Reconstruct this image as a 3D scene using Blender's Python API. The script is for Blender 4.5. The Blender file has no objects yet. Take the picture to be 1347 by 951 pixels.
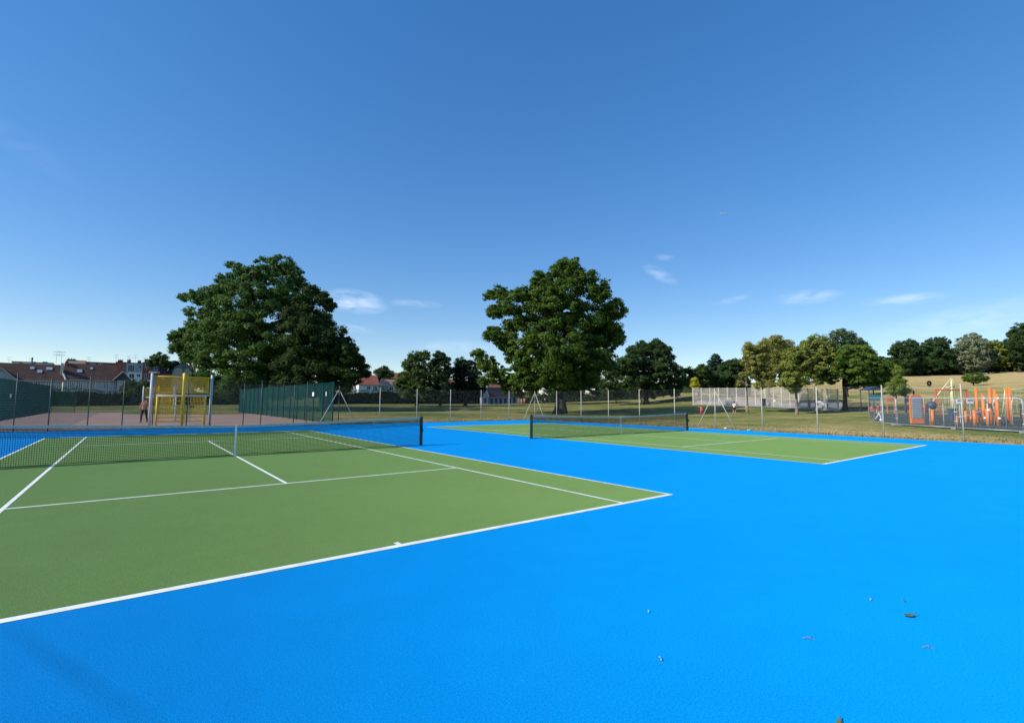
import bpy, math, random
import numpy as np
from mathutils import Vector, Matrix
C = bpy.context.scene.collection
S = bpy.context.scene
# ------------------------------------------------------------------ camera, sky, sun, exposure
CAM = np.array([-2.64144, -17.3467, 1.72042]); YAW, PITCH, ROLL, FPX = 0.66264, 0.082, 0.00686, 640.408
Fv = np.array([math.sin(YAW)*math.cos(PITCH), math.cos(YAW)*math.cos(PITCH), math.sin(PITCH)])
Rv = np.array([math.cos(YAW), -math.sin(YAW), 0.0]); Uv = np.cross(Rv, Fv)
R2 = Rv*math.cos(ROLL)+Uv*math.sin(ROLL); U2 = Uv*math.cos(ROLL)-Rv*math.sin(ROLL)
cd = bpy.data.cameras.new('camera'); cam = bpy.data.objects.new('camera', cd); C.objects.link(cam)
cd.sensor_fit = 'HORIZONTAL'; cd.sensor_width = 36; cd.lens = FPX/1347*36; cd.clip_start = .05; cd.clip_end = 20000
M = Matrix(((R2[0], U2[0], -Fv[0], CAM[0]), (R2[1], U2[1], -Fv[1], CAM[1]), (R2[2], U2[2], -Fv[2], CAM[2]), (0, 0, 0, 1)))
cam.matrix_world = M; S.camera = cam
S.view_settings.view_transform = 'Standard'; S.view_settings.look = 'None'
S.view_settings.exposure = 0.25; S.view_settings.gamma = 1; S.view_settings.use_curve_mapping = False
SUN_EL = math.radians(34.0); SUN_AZ = math.radians(165.5)      # azimuth counter-clockwise from +x
sundir = Vector((math.cos(SUN_AZ)*math.cos(SUN_EL), math.sin(SUN_AZ)*math.cos(SUN_EL), math.sin(SUN_EL)))
sd = bpy.data.lights.new('sun', 'SUN'); sd.energy = 4.3; sd.angle = math.radians(.53); sd.color = (1, .95, .86)
sun = bpy.data.objects.new('sun', sd); C.objects.link(sun); sun.location = (0, 0, 60)
sun.rotation_euler = sundir.to_track_quat('Z', 'Y').to_euler()

def raydir(px, py):
    return Fv*FPX + R2*(px-673.5) - U2*(py-475.5)

world = bpy.data.worlds.new('World'); S.world = world; world.use_nodes = True
wt = world.node_tree; wt.nodes.clear()
def wn(t, **k):
    n = wt.nodes.new(t)
    for a, b in k.items(): setattr(n, a, b)
    return n
wo = wn('ShaderNodeOutputWorld'); bg = wn('ShaderNodeBackground'); bg.inputs[1].default_value = .15
sky = wn('ShaderNodeTexSky', sky_type='NISHITA', sun_disc=False)
sky.sun_elevation = SUN_EL; sky.sun_rotation = math.pi/2 - SUN_AZ
sky.air_density = 1.0; sky.dust_density = .1; sky.ozone_density = 3.5; sky.altitude = 50
hs = wn('ShaderNodeHueSaturation'); hs.inputs['Saturation'].default_value = 1.62; hs.inputs['Value'].default_value = 1.62; hs.inputs['Hue'].default_value = .5105
gmm = wn('ShaderNodeGamma'); gmm.inputs[1].default_value = .64; wt.links.new(sky.outputs[0], gmm.inputs[0]); wt.links.new(gmm.outputs[0], hs.inputs['Color'])
tc = wn('ShaderNodeTexCoord')
nz = wn('ShaderNodeTexNoise'); nz.inputs['Scale'].default_value = 26; nz.inputs['Detail'].default_value = 7; nz.inputs['Distortion'].default_value = .6
mp = wn('ShaderNodeMapping'); mp.inputs['Scale'].default_value = (1, 1, 3.2)
wt.links.new(tc.outputs['Generated'], mp.inputs[0]); wt.links.new(mp.outputs[0], nz.inputs['Vector'])
def wmath(op, a, b=None, clamp=False):
    m = wn('ShaderNodeMath', operation=op, use_clamp=clamp)
    for i, v in enumerate((a, b)):
        if v is None: continue
        if isinstance(v, (int, float)): m.inputs[i].default_value = v
        else: wt.links.new(v, m.inputs[i])
    return m.outputs[0]
def wdot(vec):
    m = wn('ShaderNodeVectorMath', operation='DOT_PRODUCT'); wt.links.new(tc.outputs['Generated'], m.inputs[0]); m.inputs[1].default_value = tuple(vec); return m.outputs['Value']
total = None
# small fair-weather clouds: direction of the centre, half width, half height (degrees), tilt, strength
for (px, py, hw, hh, tilt, st) in [(466, 397, 4.0, 1.5, -.08, .85), (545, 400, 3.6, .55, 0, .42), (468, 433, 2.6, .5, -.1, .35), (868, 361, 2.4, .75, -.55, .42), (875, 339, 1.2, .45, -.1, .42),
        (1063, 391, 3.2, .85, 0, .55), (1190, 394, 3.6, .6, 0, .5), (962, 395, 2.2, .45, .2, .35), (600, 456, 5.5, .8, 0, .4), (30, 190, 4.6, 1.2, -.5, .07), (1300, 418, 9, 1.6, .12, .4)]:
    d = raydir(px, py); d = d/np.linalg.norm(d)
    rt = np.cross(d, [0, 0, 1]); rt /= np.linalg.norm(rt); up = np.cross(rt, d)
    r_ = rt*math.cos(tilt)+up*math.sin(tilt); u_ = up*math.cos(tilt)-rt*math.sin(tilt)
    a = wmath('POWER', wmath('ABSOLUTE', wmath('MULTIPLY', wdot(r_), 1/math.sin(math.radians(hw)))), 2.0)
    b = wmath('POWER', wmath('ABSOLUTE', wmath('MULTIPLY', wdot(u_), 1/math.sin(math.radians(hh)))), 2.0)
    m = wmath('SUBTRACT', 1.0, wmath('ADD', a, b), True)
    m = wmath('POWER', m, 1.3)
    m = wmath('MULTIPLY', m, wmath('GREATER_THAN', wdot(d), 0.5))
    m = wmath('MULTIPLY', m, st)
    total = m if total is None else wmath('MAXIMUM', total, m)
nr = wn('ShaderNodeMapRange'); nr.inputs['From Min'].default_value = .30; nr.inputs['From Max'].default_value = .72
wt.links.new(nz.outputs['Fac'], nr.inputs['Value'])
cl = wmath('MULTIPLY', total, nr.outputs[0], True)
mx = wn('ShaderNodeMix', data_type='RGBA'); mx.inputs[7].default_value = (5.6, 6.3, 7.4, 1)
wt.links.new(wmath('MULTIPLY', cl, .72), mx.inputs[0]); wt.links.new(hs.outputs[0], mx.inputs[6])
wt.links.new(mx.outputs[2], bg.inputs[0]); wt.links.new(bg.outputs[0], wo.inputs[0])

# ------------------------------------------------------------------ helpers
rng = np.random.default_rng(7); random.seed(7)
Fh = np.array([math.sin(YAW), math.cos(YAW)]); Rh = np.array([math.cos(YAW), -math.sin(YAW)])
TU = [30, 45, 60, 72, 84, 100, 125, 160, 210, 280, 450, 3000]
TP = [-3000, 300, 500, 660, 780, 850, 915, 1050, 1150, 1280, 1347, 4000]
TZ = np.array([
 [0,0,0,0,0,0,.5,2,4,6,8,8], [0,0,0,0,0,0,.5,2,4,6,8,8], [0,0,0,0,.05,.3,.65,1,2,4,6,6], [0,0,0,0,.1,.3,.6,.9,1.5,3,5,5],
 [0,0,0,.05,.2,.6,1.3,2.2,4,7,9,9], [0,0,0,.1,.4,1.0,1.8,2.9,5,9,12,12], [0,0,0,.1,.7,1.5,3.6,6,9,13,16,16], [0,.1,.15,.2,1.2,1.8,3.5,6,10,14,17,17],
 [.1,.3,.5,.7,1.3,2.0,4.2,8,12.5,17.7,20,20], [.1,.3,.6,.9,1.8,3.2,5.5,8.3,13,19.5,22,22], [.1,.3,.6,.9,1.9,3.4,6,9.6,15,21.5,24,24], [.1,.3,.6,.9,1.9,3.4,6,9.6,15,21.5,24,24]])
def tz(x, y):
    d = np.array([x-CAM[0], y-CAM[1]]); u = float(d@Fh)
    if u < 20: return 0.0
    px = 673.5+640*float(d@Rh)/u
    col = [np.interp(px, TP, TZ[:, k]) for k in range(len(TU))]
    k = min(max(max(x-28.2, y-19.0)/5.0, 0), 1)
    return float(np.interp(u, [20]+TU, [0]+col))*k
def PT(px, py, u):                      # world point on that line of sight, u metres ahead
    d = raydir(px, py); return CAM+d*(u/(d[0]*Fh[0]+d[1]*Fh[1]))
def PXY(px, u):
    p = PT(px, 540, u); return p[0], p[1]
def GP(px, u):                          # point on the ground
    x, y = PXY(px, u); return Vector((x, y, tz(x, y)))

mats = {}
def nodes_of(m): return m.node_tree.nodes, m.node_tree.links
def mat(name, c, rough=.7, var=.12, scale=6., spec=.3, metal=0., bump=0., bscale=60., c2=None, detail=5):
    if name in mats: return mats[name]
    m = bpy.data.materials.new(name); m.use_nodes = True; n, l = nodes_of(m); b = n['Principled BSDF']
    t = n.new('ShaderNodeTexCoord'); z = n.new('ShaderNodeTexNoise'); z.inputs['Scale'].default_value = scale; z.inputs['Detail'].default_value = detail
    l.new(t.outputs['Object'], z.inputs['Vector'])
    r = n.new('ShaderNodeValToRGB'); r.color_ramp.elements[0].position = .3; r.color_ramp.elements[1].position = .7
    k0, k1 = 1-var, 1+var
    if c2 is None: r.color_ramp.elements[0].color = (c[0]*k0, c[1]*k0, c[2]*k0, 1); r.color_ramp.elements[1].color = (min(c[0]*k1, 1), min(c[1]*k1, 1), min(c[2]*k1, 1), 1)
    else: r.color_ramp.elements[0].color = (*c, 1); r.color_ramp.elements[1].color = (*c2, 1)
    l.new(z.outputs['Fac'], r.inputs[0]); l.new(r.outputs[0], b.inputs['Base Color'])
    b.inputs['Roughness'].default_value = rough; b.inputs['Metallic'].default_value = metal; b.inputs['Specular IOR Level'].default_value = spec
    if bump:
        z2 = n.new('ShaderNodeTexNoise'); z2.inputs['Scale'].default_value = bscale; z2.inputs['Detail'].default_value = 4; l.new(t.outputs['Object'], z2.inputs['Vector'])
        bp = n.new('ShaderNodeBump'); bp.inputs['Strength'].default_value = .6; bp.inputs['Distance'].default_value = bump
        l.new(z2.outputs['Fac'], bp.inputs['Height']); l.new(bp.outputs[0], b.inputs['Normal'])
    mats[name] = m; return m

def leafmat(name, c1, c2, scale=.35, trans=.38):
    if name in mats: return mats[name]
    m = bpy.data.materials.new(name); m.use_nodes = True; n, l = nodes_of(m); n.remove(n['Principled BSDF']); out = n['Material Output']
    t = n.new('ShaderNodeTexCoord'); z = n.new('ShaderNodeTexNoise'); z.inputs['Scale'].default_value = scale; z.inputs['Detail'].default_value = 3
    l.new(t.outputs['Object'], z.inputs['Vector'])
    g = n.new('ShaderNodeNewGeometry')
    ad = n.new('ShaderNodeMath'); ad.operation = 'MULTIPLY_ADD'; ad.inputs[1].default_value = .55; ad.inputs[2].default_value = -.27
    l.new(g.outputs['Random Per Island'], ad.inputs[0])
    a2 = n.new('ShaderNodeMath'); a2.operation = 'ADD'; l.new(ad.outputs[0], a2.inputs[0]); l.new(z.outputs['Fac'], a2.inputs[1])
    r = n.new('ShaderNodeValToRGB'); r.color_ramp.elements[0].position = .25; r.color_ramp.elements[1].position = .8
    r.color_ramp.elements[0].color = (*c1, 1); r.color_ramp.elements[1].color = (*c2, 1); l.new(a2.outputs[0], r.inputs[0])
    pb = n.new('ShaderNodeBsdfPrincipled'); pb.inputs['Roughness'].default_value = .65; pb.inputs['Specular IOR Level'].default_value = .12
    tr = n.new('ShaderNodeBsdfTranslucent'); mxs = n.new('ShaderNodeMixShader'); mxs.inputs[0].default_value = trans
    l.new(r.outputs[0], pb.inputs['Base Color']); l.new(r.outputs[0], tr.inputs[0]); l.new(pb.outputs[0], mxs.inputs[1]); l.new(tr.outputs[0], mxs.inputs[2]); l.new(mxs.outputs[0], out.inputs[0])
    mats[name] = m; return m

def tag(o, label=None, cat=None, group=None, kind=None):
    if label: o['label'] = label
    if cat: o['category'] = cat
    if group: o['group'] = group
    if kind: o['kind'] = kind
    return o
def empty(name, loc, rz=0., label=None, cat=None, group=None):
    o = bpy.data.objects.new(name, None); C.objects.link(o); o.location = loc; o.rotation_euler = (0, 0, rz); o.empty_display_size = .3
    return tag(o, label, cat, group)

class MB:
    def __init__(s): s.v = []; s.f = []
    def add(s, v, f):
        b = len(s.v); s.v += [tuple(map(float, p)) for p in v]; s.f += [tuple(b+i for i in q) for q in f]; return s
    def box(s, x0, x1, y0, y1, z0, z1):
        v = [(x, y, z) for z in (z0, z1) for y in (y0, y1) for x in (x0, x1)]
        return s.add(v, [(0, 2, 3, 1), (4, 5, 7, 6), (0, 1, 5, 4), (2, 6, 7, 3), (0, 4, 6, 2), (1, 3, 7, 5)])
    def bar(s, a, b, w, h=None):                    # rectangular bar between two points
        return s.tube([a, b], [w*.7071]*2, 4, math.pi/4, h)
    def tube(s, pts, rad, n=8, ph=0., h=None, cap=True):
        pts = [np.array(p, float) for p in pts]; N = len(pts)
        if isinstance(rad, (int, float)): rad = [rad]*N
        ref = None; vs = []
        for i, p in enumerate(pts):
            t = pts[min(i+1, N-1)]-pts[max(i-1, 0)]; t = t/(np.linalg.norm(t)+1e-9)
            if ref is None: ref = np.array([1., 0, 0]) if abs(t[2]) > .8 else np.array([0, 0, 1.])
            a = np.cross(t, ref); a /= np.linalg.norm(a)+1e-9; b = np.cross(a, t); ref = b if abs(t[2]) <= .8 or True else ref
            for k in range(n):
                th = ph+2*math.pi*k/n; vs.append(p+rad[i]*(math.cos(th)*a+math.sin(th)*b*(1 if h is None else h)))
        fs = [(i*n+k, i*n+(k+1) % n, (i+1)*n+(k+1) % n, (i+1)*n+k) for i in range(N-1) for k in range(n)]
        if cap: fs += [tuple(range(n-1, -1, -1)), tuple((N-1)*n+k for k in range(n))]
        return s.add(vs, fs)
    def prism(s, poly, y0, y1):                      # poly in (x,z), extruded along y
        n = len(poly); v = [(x, y0, z) for x, z in poly]+[(x, y1, z) for x, z in poly]
        return s.add(v, [tuple(range(n)), tuple(range(2*n-1, n-1, -1))]+[(i, i+n, (i+1) % n+n, (i+1) % n) for i in range(n)])
    def ball(s, c, r, n=10, m=7, sq=(1, 1, 1)):
        vs = []; 
        for i in range(m+1):
            th = math.pi*i/m
            for k in range(n): ph = 2*math.pi*k/n; vs.append((c[0]+r*sq[0]*math.sin(th)*math.cos(ph), c[1]+r*sq[1]*math.sin(th)*math.sin(ph), c[2]+r*sq[2]*math.cos(th)))
        return s.add(vs, [(i*n+k, (i+1)*n+k, (i+1)*n+(k+1) % n, i*n+(k+1) % n) for i in range(m) for k in range(n)])
    def build(s, name, m, parent=None, smooth=False, bevel=0.):
        me = bpy.data.meshes.new(name); me.from_pydata(s.v, [], s.f); me.validate(); me.update(); me.materials.append(m)
        o = bpy.data.objects.new(name, me); C.objects.link(o)
        if parent is not None: o.parent = parent
        if smooth: me.polygons.foreach_set('use_smooth', [True]*len(me.polygons))
        if bevel:
            b = o.modifiers.new('bevel', 'BEVEL'); b.width = bevel; b.segments = 2; b.limit_method = 'ANGLE'
        return o
def quads(name, V, m, parent=None):                  # V: (n,4,3) array of loose quads
    n = len(V); me = bpy.data.meshes.new(name); me.vertices.add(n*4); me.vertices.foreach_set('co', V.astype(np.float32).ravel())
    me.loops.add(n*4); me.loops.foreach_set('vertex_index', np.arange(n*4, dtype=np.int32))
    me.polygons.add(n); me.polygons.foreach_set('loop_start', np.arange(0, n*4, 4, dtype=np.int32)); me.polygons.foreach_set('loop_total', np.full(n, 4, dtype=np.int32))
    me.update(calc_edges=True); me.materials.append(m)
    o = bpy.data.objects.new(name, me); C.objects.link(o)
    if parent is not None: o.parent = parent
    return o
def copy_tree(o, parent=None):
    c = o.copy(); C.objects.link(c); c.parent = parent
    for ch in [q for q in bpy.data.objects if q.parent == o]: copy_tree(ch, c)
    return c

# ------------------------------------------------------------------ surfaces
def court_mat(name, c, grain=.10, shadow_streak=None):
    m = bpy.data.materials.new(name); m.use_nodes = True; n, l = nodes_of(m); b = n['Principled BSDF']
    t = n.new('ShaderNodeTexCoord')
    def noise(s, d=3, ro=.6):
        z = n.new('ShaderNodeTexNoise'); z.inputs['Scale'].default_value = s; z.inputs['Detail'].default_value = d; z.inputs['Roughness'].default_value = ro; l.new(t.outputs['Object'], z.inputs['Vector']); return z.outputs['Fac']
    def mth(op, a, bb, cc=None):
        q = n.new('ShaderNodeMath'); q.operation = op
        for i, v in enumerate((a, bb, cc)):
            if v is None: continue
            if isinstance(v, (int, float)): q.inputs[i].default_value = v
            else: l.new(v, q.inputs[i])
        return q.outputs[0]
    fine = noise(75, 4, .8); mid = noise(2.2, 5); big = noise(.23, 4)
    val = mth('ADD', mth('MULTIPLY_ADD', fine, grain*13.0, 1-grain*6.5), mth('MULTIPLY_ADD', mid, .16, -.08))
    val = mth('ADD', val, mth('MULTIPLY_ADD', big, .22, -.11))
    if shadow_streak:                                       # faint soft shadow streak, painted as a darker band in the colour
        (ax, ay), (bx, by), wd, amt = shadow_streak
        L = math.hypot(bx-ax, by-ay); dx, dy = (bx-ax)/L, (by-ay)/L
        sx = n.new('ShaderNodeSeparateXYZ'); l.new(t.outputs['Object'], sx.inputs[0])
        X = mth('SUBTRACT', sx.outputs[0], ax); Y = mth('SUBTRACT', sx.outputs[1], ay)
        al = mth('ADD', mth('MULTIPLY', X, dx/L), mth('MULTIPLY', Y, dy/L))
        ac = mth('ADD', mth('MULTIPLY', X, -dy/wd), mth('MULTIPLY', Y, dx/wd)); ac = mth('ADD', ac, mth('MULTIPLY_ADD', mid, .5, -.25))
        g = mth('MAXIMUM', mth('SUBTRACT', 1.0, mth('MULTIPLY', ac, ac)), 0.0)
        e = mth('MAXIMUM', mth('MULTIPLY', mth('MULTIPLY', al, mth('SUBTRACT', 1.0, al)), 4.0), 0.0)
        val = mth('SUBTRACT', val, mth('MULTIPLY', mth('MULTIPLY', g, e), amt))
    mx = n.new('ShaderNodeMix'); mx.data_type = 'RGBA'; mx.blend_type = 'MULTIPLY'; mx.inputs[0].default_value = 1
    cmb = n.new('ShaderNodeCombineXYZ'); [l.new(val, cmb.inputs[i]) for i in range(3)]
    mx.inputs[6].default_value = (*c, 1); l.new(cmb.outputs[0], mx.inputs[7]); l.new(mx.outputs[2], b.inputs['Base Color'])
    b.inputs['Roughness'].default_value = .85; b.inputs['Specular IOR Level'].default_value = .06; b.inputs['Diffuse Roughness'].default_value = .6
    b.inputs['Sheen Weight'].default_value = .12; b.inputs['Sheen Roughness'].default_value = .4; b.inputs['Sheen Tint'].default_value = (min(c[0]*1.6, 1), min(c[1]*1.6, 1), min(c[2]*1.6, 1), 1)
    bp = n.new('ShaderNodeBump'); bp.inputs['Strength'].default_value = .6; bp.inputs['Distance'].default_value = .0035
    vo = n.new('ShaderNodeTexVoronoi'); vo.inputs['Scale'].default_value = 190; l.new(t.outputs['Object'], vo.inputs['Vector'])
    l.new(mth('ADD', vo.outputs['Distance'], fine), bp.inputs['Height']); l.new(bp.outputs[0], b.inputs['Normal'])
    return m
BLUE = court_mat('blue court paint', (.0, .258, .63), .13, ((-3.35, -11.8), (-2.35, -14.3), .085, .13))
GREEN = court_mat('green court paint', (.158, .262, .072), .17)
LINE = mat('white line paint', (.80, .80, .76), .85, .14, 5, bump=.002, bscale=160)
REDT = mat('timeworn red tarmac', (.27, .17, .125), .9, .25, .35, c2=(.20, .125, .095), bump=.004, bscale=90)

def grassmat():
    m = bpy.data.materials.new('dry park grass'); m.use_nodes = True; n, l = nodes_of(m); b = n['Principled BSDF']
    t = n.new('ShaderNodeTexCoord')
    def noise(s, d=5, sc=(1, 1, 1)):
        mpp = n.new('ShaderNodeMapping'); mpp.inputs['Scale'].default_value = sc; l.new(t.outputs['Object'], mpp.inputs[0])
        z = n.new('ShaderNodeTexNoise'); z.inputs['Scale'].default_value = s; z.inputs['Detail'].default_value = d; z.inputs['Roughness'].default_value = .6; l.new(mpp.outputs[0], z.inputs['Vector']); return z.outputs['Fac']
    r = n.new('ShaderNodeValToRGB'); e = r.color_ramp.elements
    e[0].position = .39; e[0].color = (.085, .120, .026, 1); e[1].position = .64; e[1].color = (.38, .295, .145, 1)
    k = e.new(.5); k.color = (.20, .19, .066, 1)
    # greener towards the left field, drier on the hill
    sx = n.new('ShaderNodeSeparateXYZ'); l.new(t.outputs['Object'], sx.inputs[0])
    mr = n.new('ShaderNodeMapRange'); mr.inputs['From Min'].default_value = 1.0; mr.inputs['From Max'].default_value = 12; mr.inputs['To Min'].default_value = -.03; mr.inputs['To Max'].default_value = .2
    l.new(sx.outputs[2], mr.inputs[0])
    # trampled dry band next to the court fences
    def mth(op, a, bb, cl=False):
        q = n.new('ShaderNodeMath'); q.operation = op; q.use_clamp = cl
        for i, v in enumerate((a, bb)):
            if isinstance(v, (int, float)): q.inputs[i].default_value = v
            else: l.new(v, q.inputs[i])
        return q.outputs[0]
    bx = mth('MULTIPLY', mth('SUBTRACT', 36.0, sx.outputs[0]), .12, True); by = mth('MULTIPLY', mth('SUBTRACT', 30.0, sx.outputs[1]), .09, True)
    band = mth('MULTIPLY', mth('MULTIPLY', bx, by), .16)
    mixn = mth('ADD', mth('ADD', mth('MULTIPLY', noise(.09), .62), mth('MULTIPLY', noise(.9, 6), .38)), mth('ADD', mr.outputs[0], band))
    l.new(mixn, r.inputs[0])
    r2 = n.new('ShaderNodeValToRGB'); r2.color_ramp.elements[0].position = .3; r2.color_ramp.elements[1].position = .72
    r2.color_ramp.elements[0].color = (.45, .47, .45, 1); r2.color_ramp.elements[1].color = (1.25, 1.2, 1.1, 1); l.new(noise(7, 6), r2.inputs[0])
    mx = n.new('ShaderNodeMix'); mx.data_type = 'RGBA'; mx.blend_type = 'MULTIPLY'; mx.inputs[0].default_value = 1
    l.new(r.outputs[0], mx.inputs[6]); l.new(r2.outputs[0], mx.inputs[7]); l.new(mx.outputs[2], b.inputs['Base Color'])
    b.inputs['Roughness'].default_value = .95; b.inputs['Specular IOR Level'].default_value = .05; b.inputs['Diffuse Roughness'].default_value = 1.0
    bp = n.new('ShaderNodeBump'); bp.inputs['Strength'].default_value = .9; bp.inputs['Distance'].default_value = .05
    l.new(noise(9, 8), bp.inputs['Height']); l.new(bp.outputs[0], b.inputs['Normal'])
    return m
GRASS = grassmat()
# ground: one sheet to the horizon
naz = 300; radii = [0]+list(np.geomspace(4, 3200, 110)); mb = MB(); vs = [(CAM[0], CAM[1], -.02)]; fs = []
for r in radii[1:]:
    for k in range(naz):
        a = 2*math.pi*k/naz; x = CAM[0]+r*math.cos(a); y = CAM[1]+r*math.sin(a); z = tz(x, y)
        bumpy = .05*math.sin(x*.13+1)*math.cos(y*.11) if r > 60 else 0
        vs.append((x, y, z-.02+bumpy))
for k in range(naz): fs.append((0, 1+k, 1+(k+1) % naz))
for i in range(len(radii)-2):
    for k in range(naz):
        a = 1+i*naz+k; b = 1+i*naz+(k+1) % naz; fs.append((a, a+naz, b+naz, b))
tag(mb.add(vs, fs).build('grass_ground', GRASS, smooth=True), kind='structure')
def sheet(name, m, x0, x1, y0, y1, z, n=1):
    mb = MB(); mb.add([(x0, y0, z), (x1, y0, z), (x1, y1, z), (x0, y1, z)], [(0, 1, 2, 3)]); return tag(mb.build(name, m), kind='structure')
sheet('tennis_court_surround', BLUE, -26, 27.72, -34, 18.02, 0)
BX, BY = 18.552, .114
def court(cx, cy, nm):
    sheet(nm+'_playing_surface', GREEN, cx-5.485, cx+5.485, cy-11.885, cy+11.885, .002)
    mb = MB(); z = .004; w = .05
    def ln(x0, x1, y0, y1): mb.add([(cx+x0, cy+y0, z), (cx+x1, cy+y0, z), (cx+x1, cy+y1, z), (cx+x0, cy+y1, z)], [(0, 1, 2, 3)])
    e = 11.885
    for sx in (-1, 1):
        a = sx*5.46; ln(a-.03, a+.03, -e, e)
        a = sx*4.115; ln(a-.03, a+.03, -e+.1, -6.43); ln(a-.03, a+.03, -6.37, 6.37); ln(a-.03, a+.03, 6.43, e-.1)
    ln(-5.43, 5.43, -e, -e+.1); ln(-5.43, 5.43, e-.1, e)
    for sy in (-1, 1): ln(-4.145, 4.145, sy*6.4-.03, sy*6.4+.03); 
    ln(-.03, .03, -6.37, 6.37); ln(-.03, .03, -e+.1, -e+.20); ln(-.03, .03, e-.20, e-.1)
    tag(mb.build(nm+'_line_markings', LINE), kind='structure')
court(0, 0, 'near_court'); court(BX, BY, 'far_court')
KERB = mat('concrete edging', (.17, .15, .12), .9, .2, 3, bump=.004)
mb = MB(); mb.box(27.725, 27.80, -34, 18.10, -.05, .012); mb.box(-26, 27.72, 18.025, 18.10, -.05, .012); tag(mb.build('kerb', KERB), kind='structure')
sheet('ball_court_surface', REDT, -10.3, 9.3, 18.15, 62.5, .006)

# ------------------------------------------------------------------ grass tufts along the court edge
nt = 26000; tx = []; 
side = rng.random(nt) < .55
dist = rng.exponential(2.6, nt)
X = np.where(side, 27.85+dist, rng.uniform(9.4, 30, nt)); Y = np.where(side, rng.uniform(-17, 20, nt), 18.15+dist)
clump = np.sin(X*2.1+np.sin(Y*1.3)*2)*np.cos(Y*1.7+X*.6)+rng.normal(0, .6, nt); k = clump > 0; X = X[k]; Y = Y[k]; n = len(X)
Z = np.array([tz(a, b) for a, b in zip(X, Y)])-.03
V = np.zeros((n, 4, 3)); hgt = rng.uniform(.04, .13, n)*np.where(dist[k] < .5, 1.3, .8); ang = rng.random(n)*6.283; w = rng.uniform(.012, .035, n)
lean = rng.normal(0, .04, (n, 2))
for j, (sw, hh) in enumerate([(-1, 0), (1, 0), (.25, 1), (-.25, 1)]):
    V[:, j, 0] = X+sw*w*np.cos(ang)+hh*lean[:, 0]; V[:, j, 1] = Y+sw*w*np.sin(ang)+hh*lean[:, 1]; V[:, j, 2] = Z+hh*hgt
TUFT = leafmat('dry grass blades', (0.135, 0.149, 0.041), (0.459, 0.365, 0.162), 1.2, .3)
tag(quads('grass_tufts', V, TUFT), kind='stuff', label='dry grass tufts growing behind the court fence', cat='grass')

# ------------------------------------------------------------------ tennis nets
POSTM = mat('dark green net post paint', (.012, .028, .024), .4, .2, 9, .4)
TAPE = mat('weathered white net tape', (.42, .47, .47), .8, .15, 12)
STRAP = mat('white net strap', (.78, .78, .76), .8, .06, 20)
CORD = mat('black net cord', (.012, .014, .014), .8, .1, 9)
def net(cx, cy, label, tapew):
    r = empty('tennis_net', (cx, cy, 0), 0, label, 'tennis net')
    def top(x): return .914+(1.07-.914)*(abs(x)/6.4)**1.15
    for s in (-1, 1):
        m = MB(); m.box(s*6.4-.05, s*6.4+.05, -.05, .05, -.02, 1.10); o = m.build('post', POSTM, r, bevel=.01)
        m = MB(); m.tube([(s*6.4, 0, 1.10), (s*6.4, 0, 1.125)], [.045, .02], 10); m.build('cap', POSTM, o)
        if s == 1:
            m = MB(); m.box(s*6.4-.02, s*6.4+.02, -.11, -.052, .55, .70); m.tube([(s*6.4, -.09, .62), (s*6.4, -.17, .62), (s*6.4, -.17, .52)], .009, 6); m.build('winder', POSTM, o)
    m = MB(); pitch = .045; nx = int(12.7/pitch)
    def wire(a, b, t): m.tube([a, b], t, 3, cap=False)
    ww = .0042
    for i in range(nx+1):
        x = -6.34+i*pitch; wire((x, 0, .02), (x, 0, top(x)), ww)
    xs = np.linspace(-6.34, 6.34, 17)
    nz_ = int(1.0/pitch)
    for j in range(nz_+1):
        m.tube([(x, .001, .025+(top(x)-.03)*j/nz_) for x in xs], ww, 3, cap=False)
    for i in range(nx*1):                                   # doubled upper netting
        x = -6.34+(i+.5)*pitch; wire((x, .012, top(x)-.30), (x, .012, top(x)), ww)
    for j in range(7): m.tube([(x, .012, top(x)-.05-.04*j-.02) for x in xs], ww, 3, cap=False)
    m.tube([(x, 0, .022+.012*math.sin(x*3.1)) for x in np.linspace(-6.34, 6.34, 60)], .007, 5)
    m.build('netting', CORD, r)
    m = MB()
    for a, b in zip(xs[:-1], xs[1:]):
        v = [(x, y, top(x)+dz) for x in (a, b) for y in (-.014, .014) for dz in (-tapew, .012)]
        m.add(v, [(0, 4, 5, 1), (2, 3, 7, 6), (1, 5, 7, 3), (0, 2, 6, 4)])
    m.build('tape', TAPE, r)
    m = MB(); m.box(-.028, .028, -.022, -.018, .0, .925); m.box(-.028, .028, .018, .022, .0, .925); m.box(-.028, .028, -.022, .022, .9285, .933); m.build('centre_strap', STRAP, r)
    for q in (-1, 1): m = MB(); m.tube([(q*6.4, 0, 1.06), (q*6.34, 0, top(6.34))], .006, 5); m.build('cable', CORD, r)
net(0, 0, 'tennis net across the near green court, its right post standing on blue', .06)
net(BX, BY, 'smaller looking tennis net across the far green court on the right, both posts visible', .065)

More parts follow.
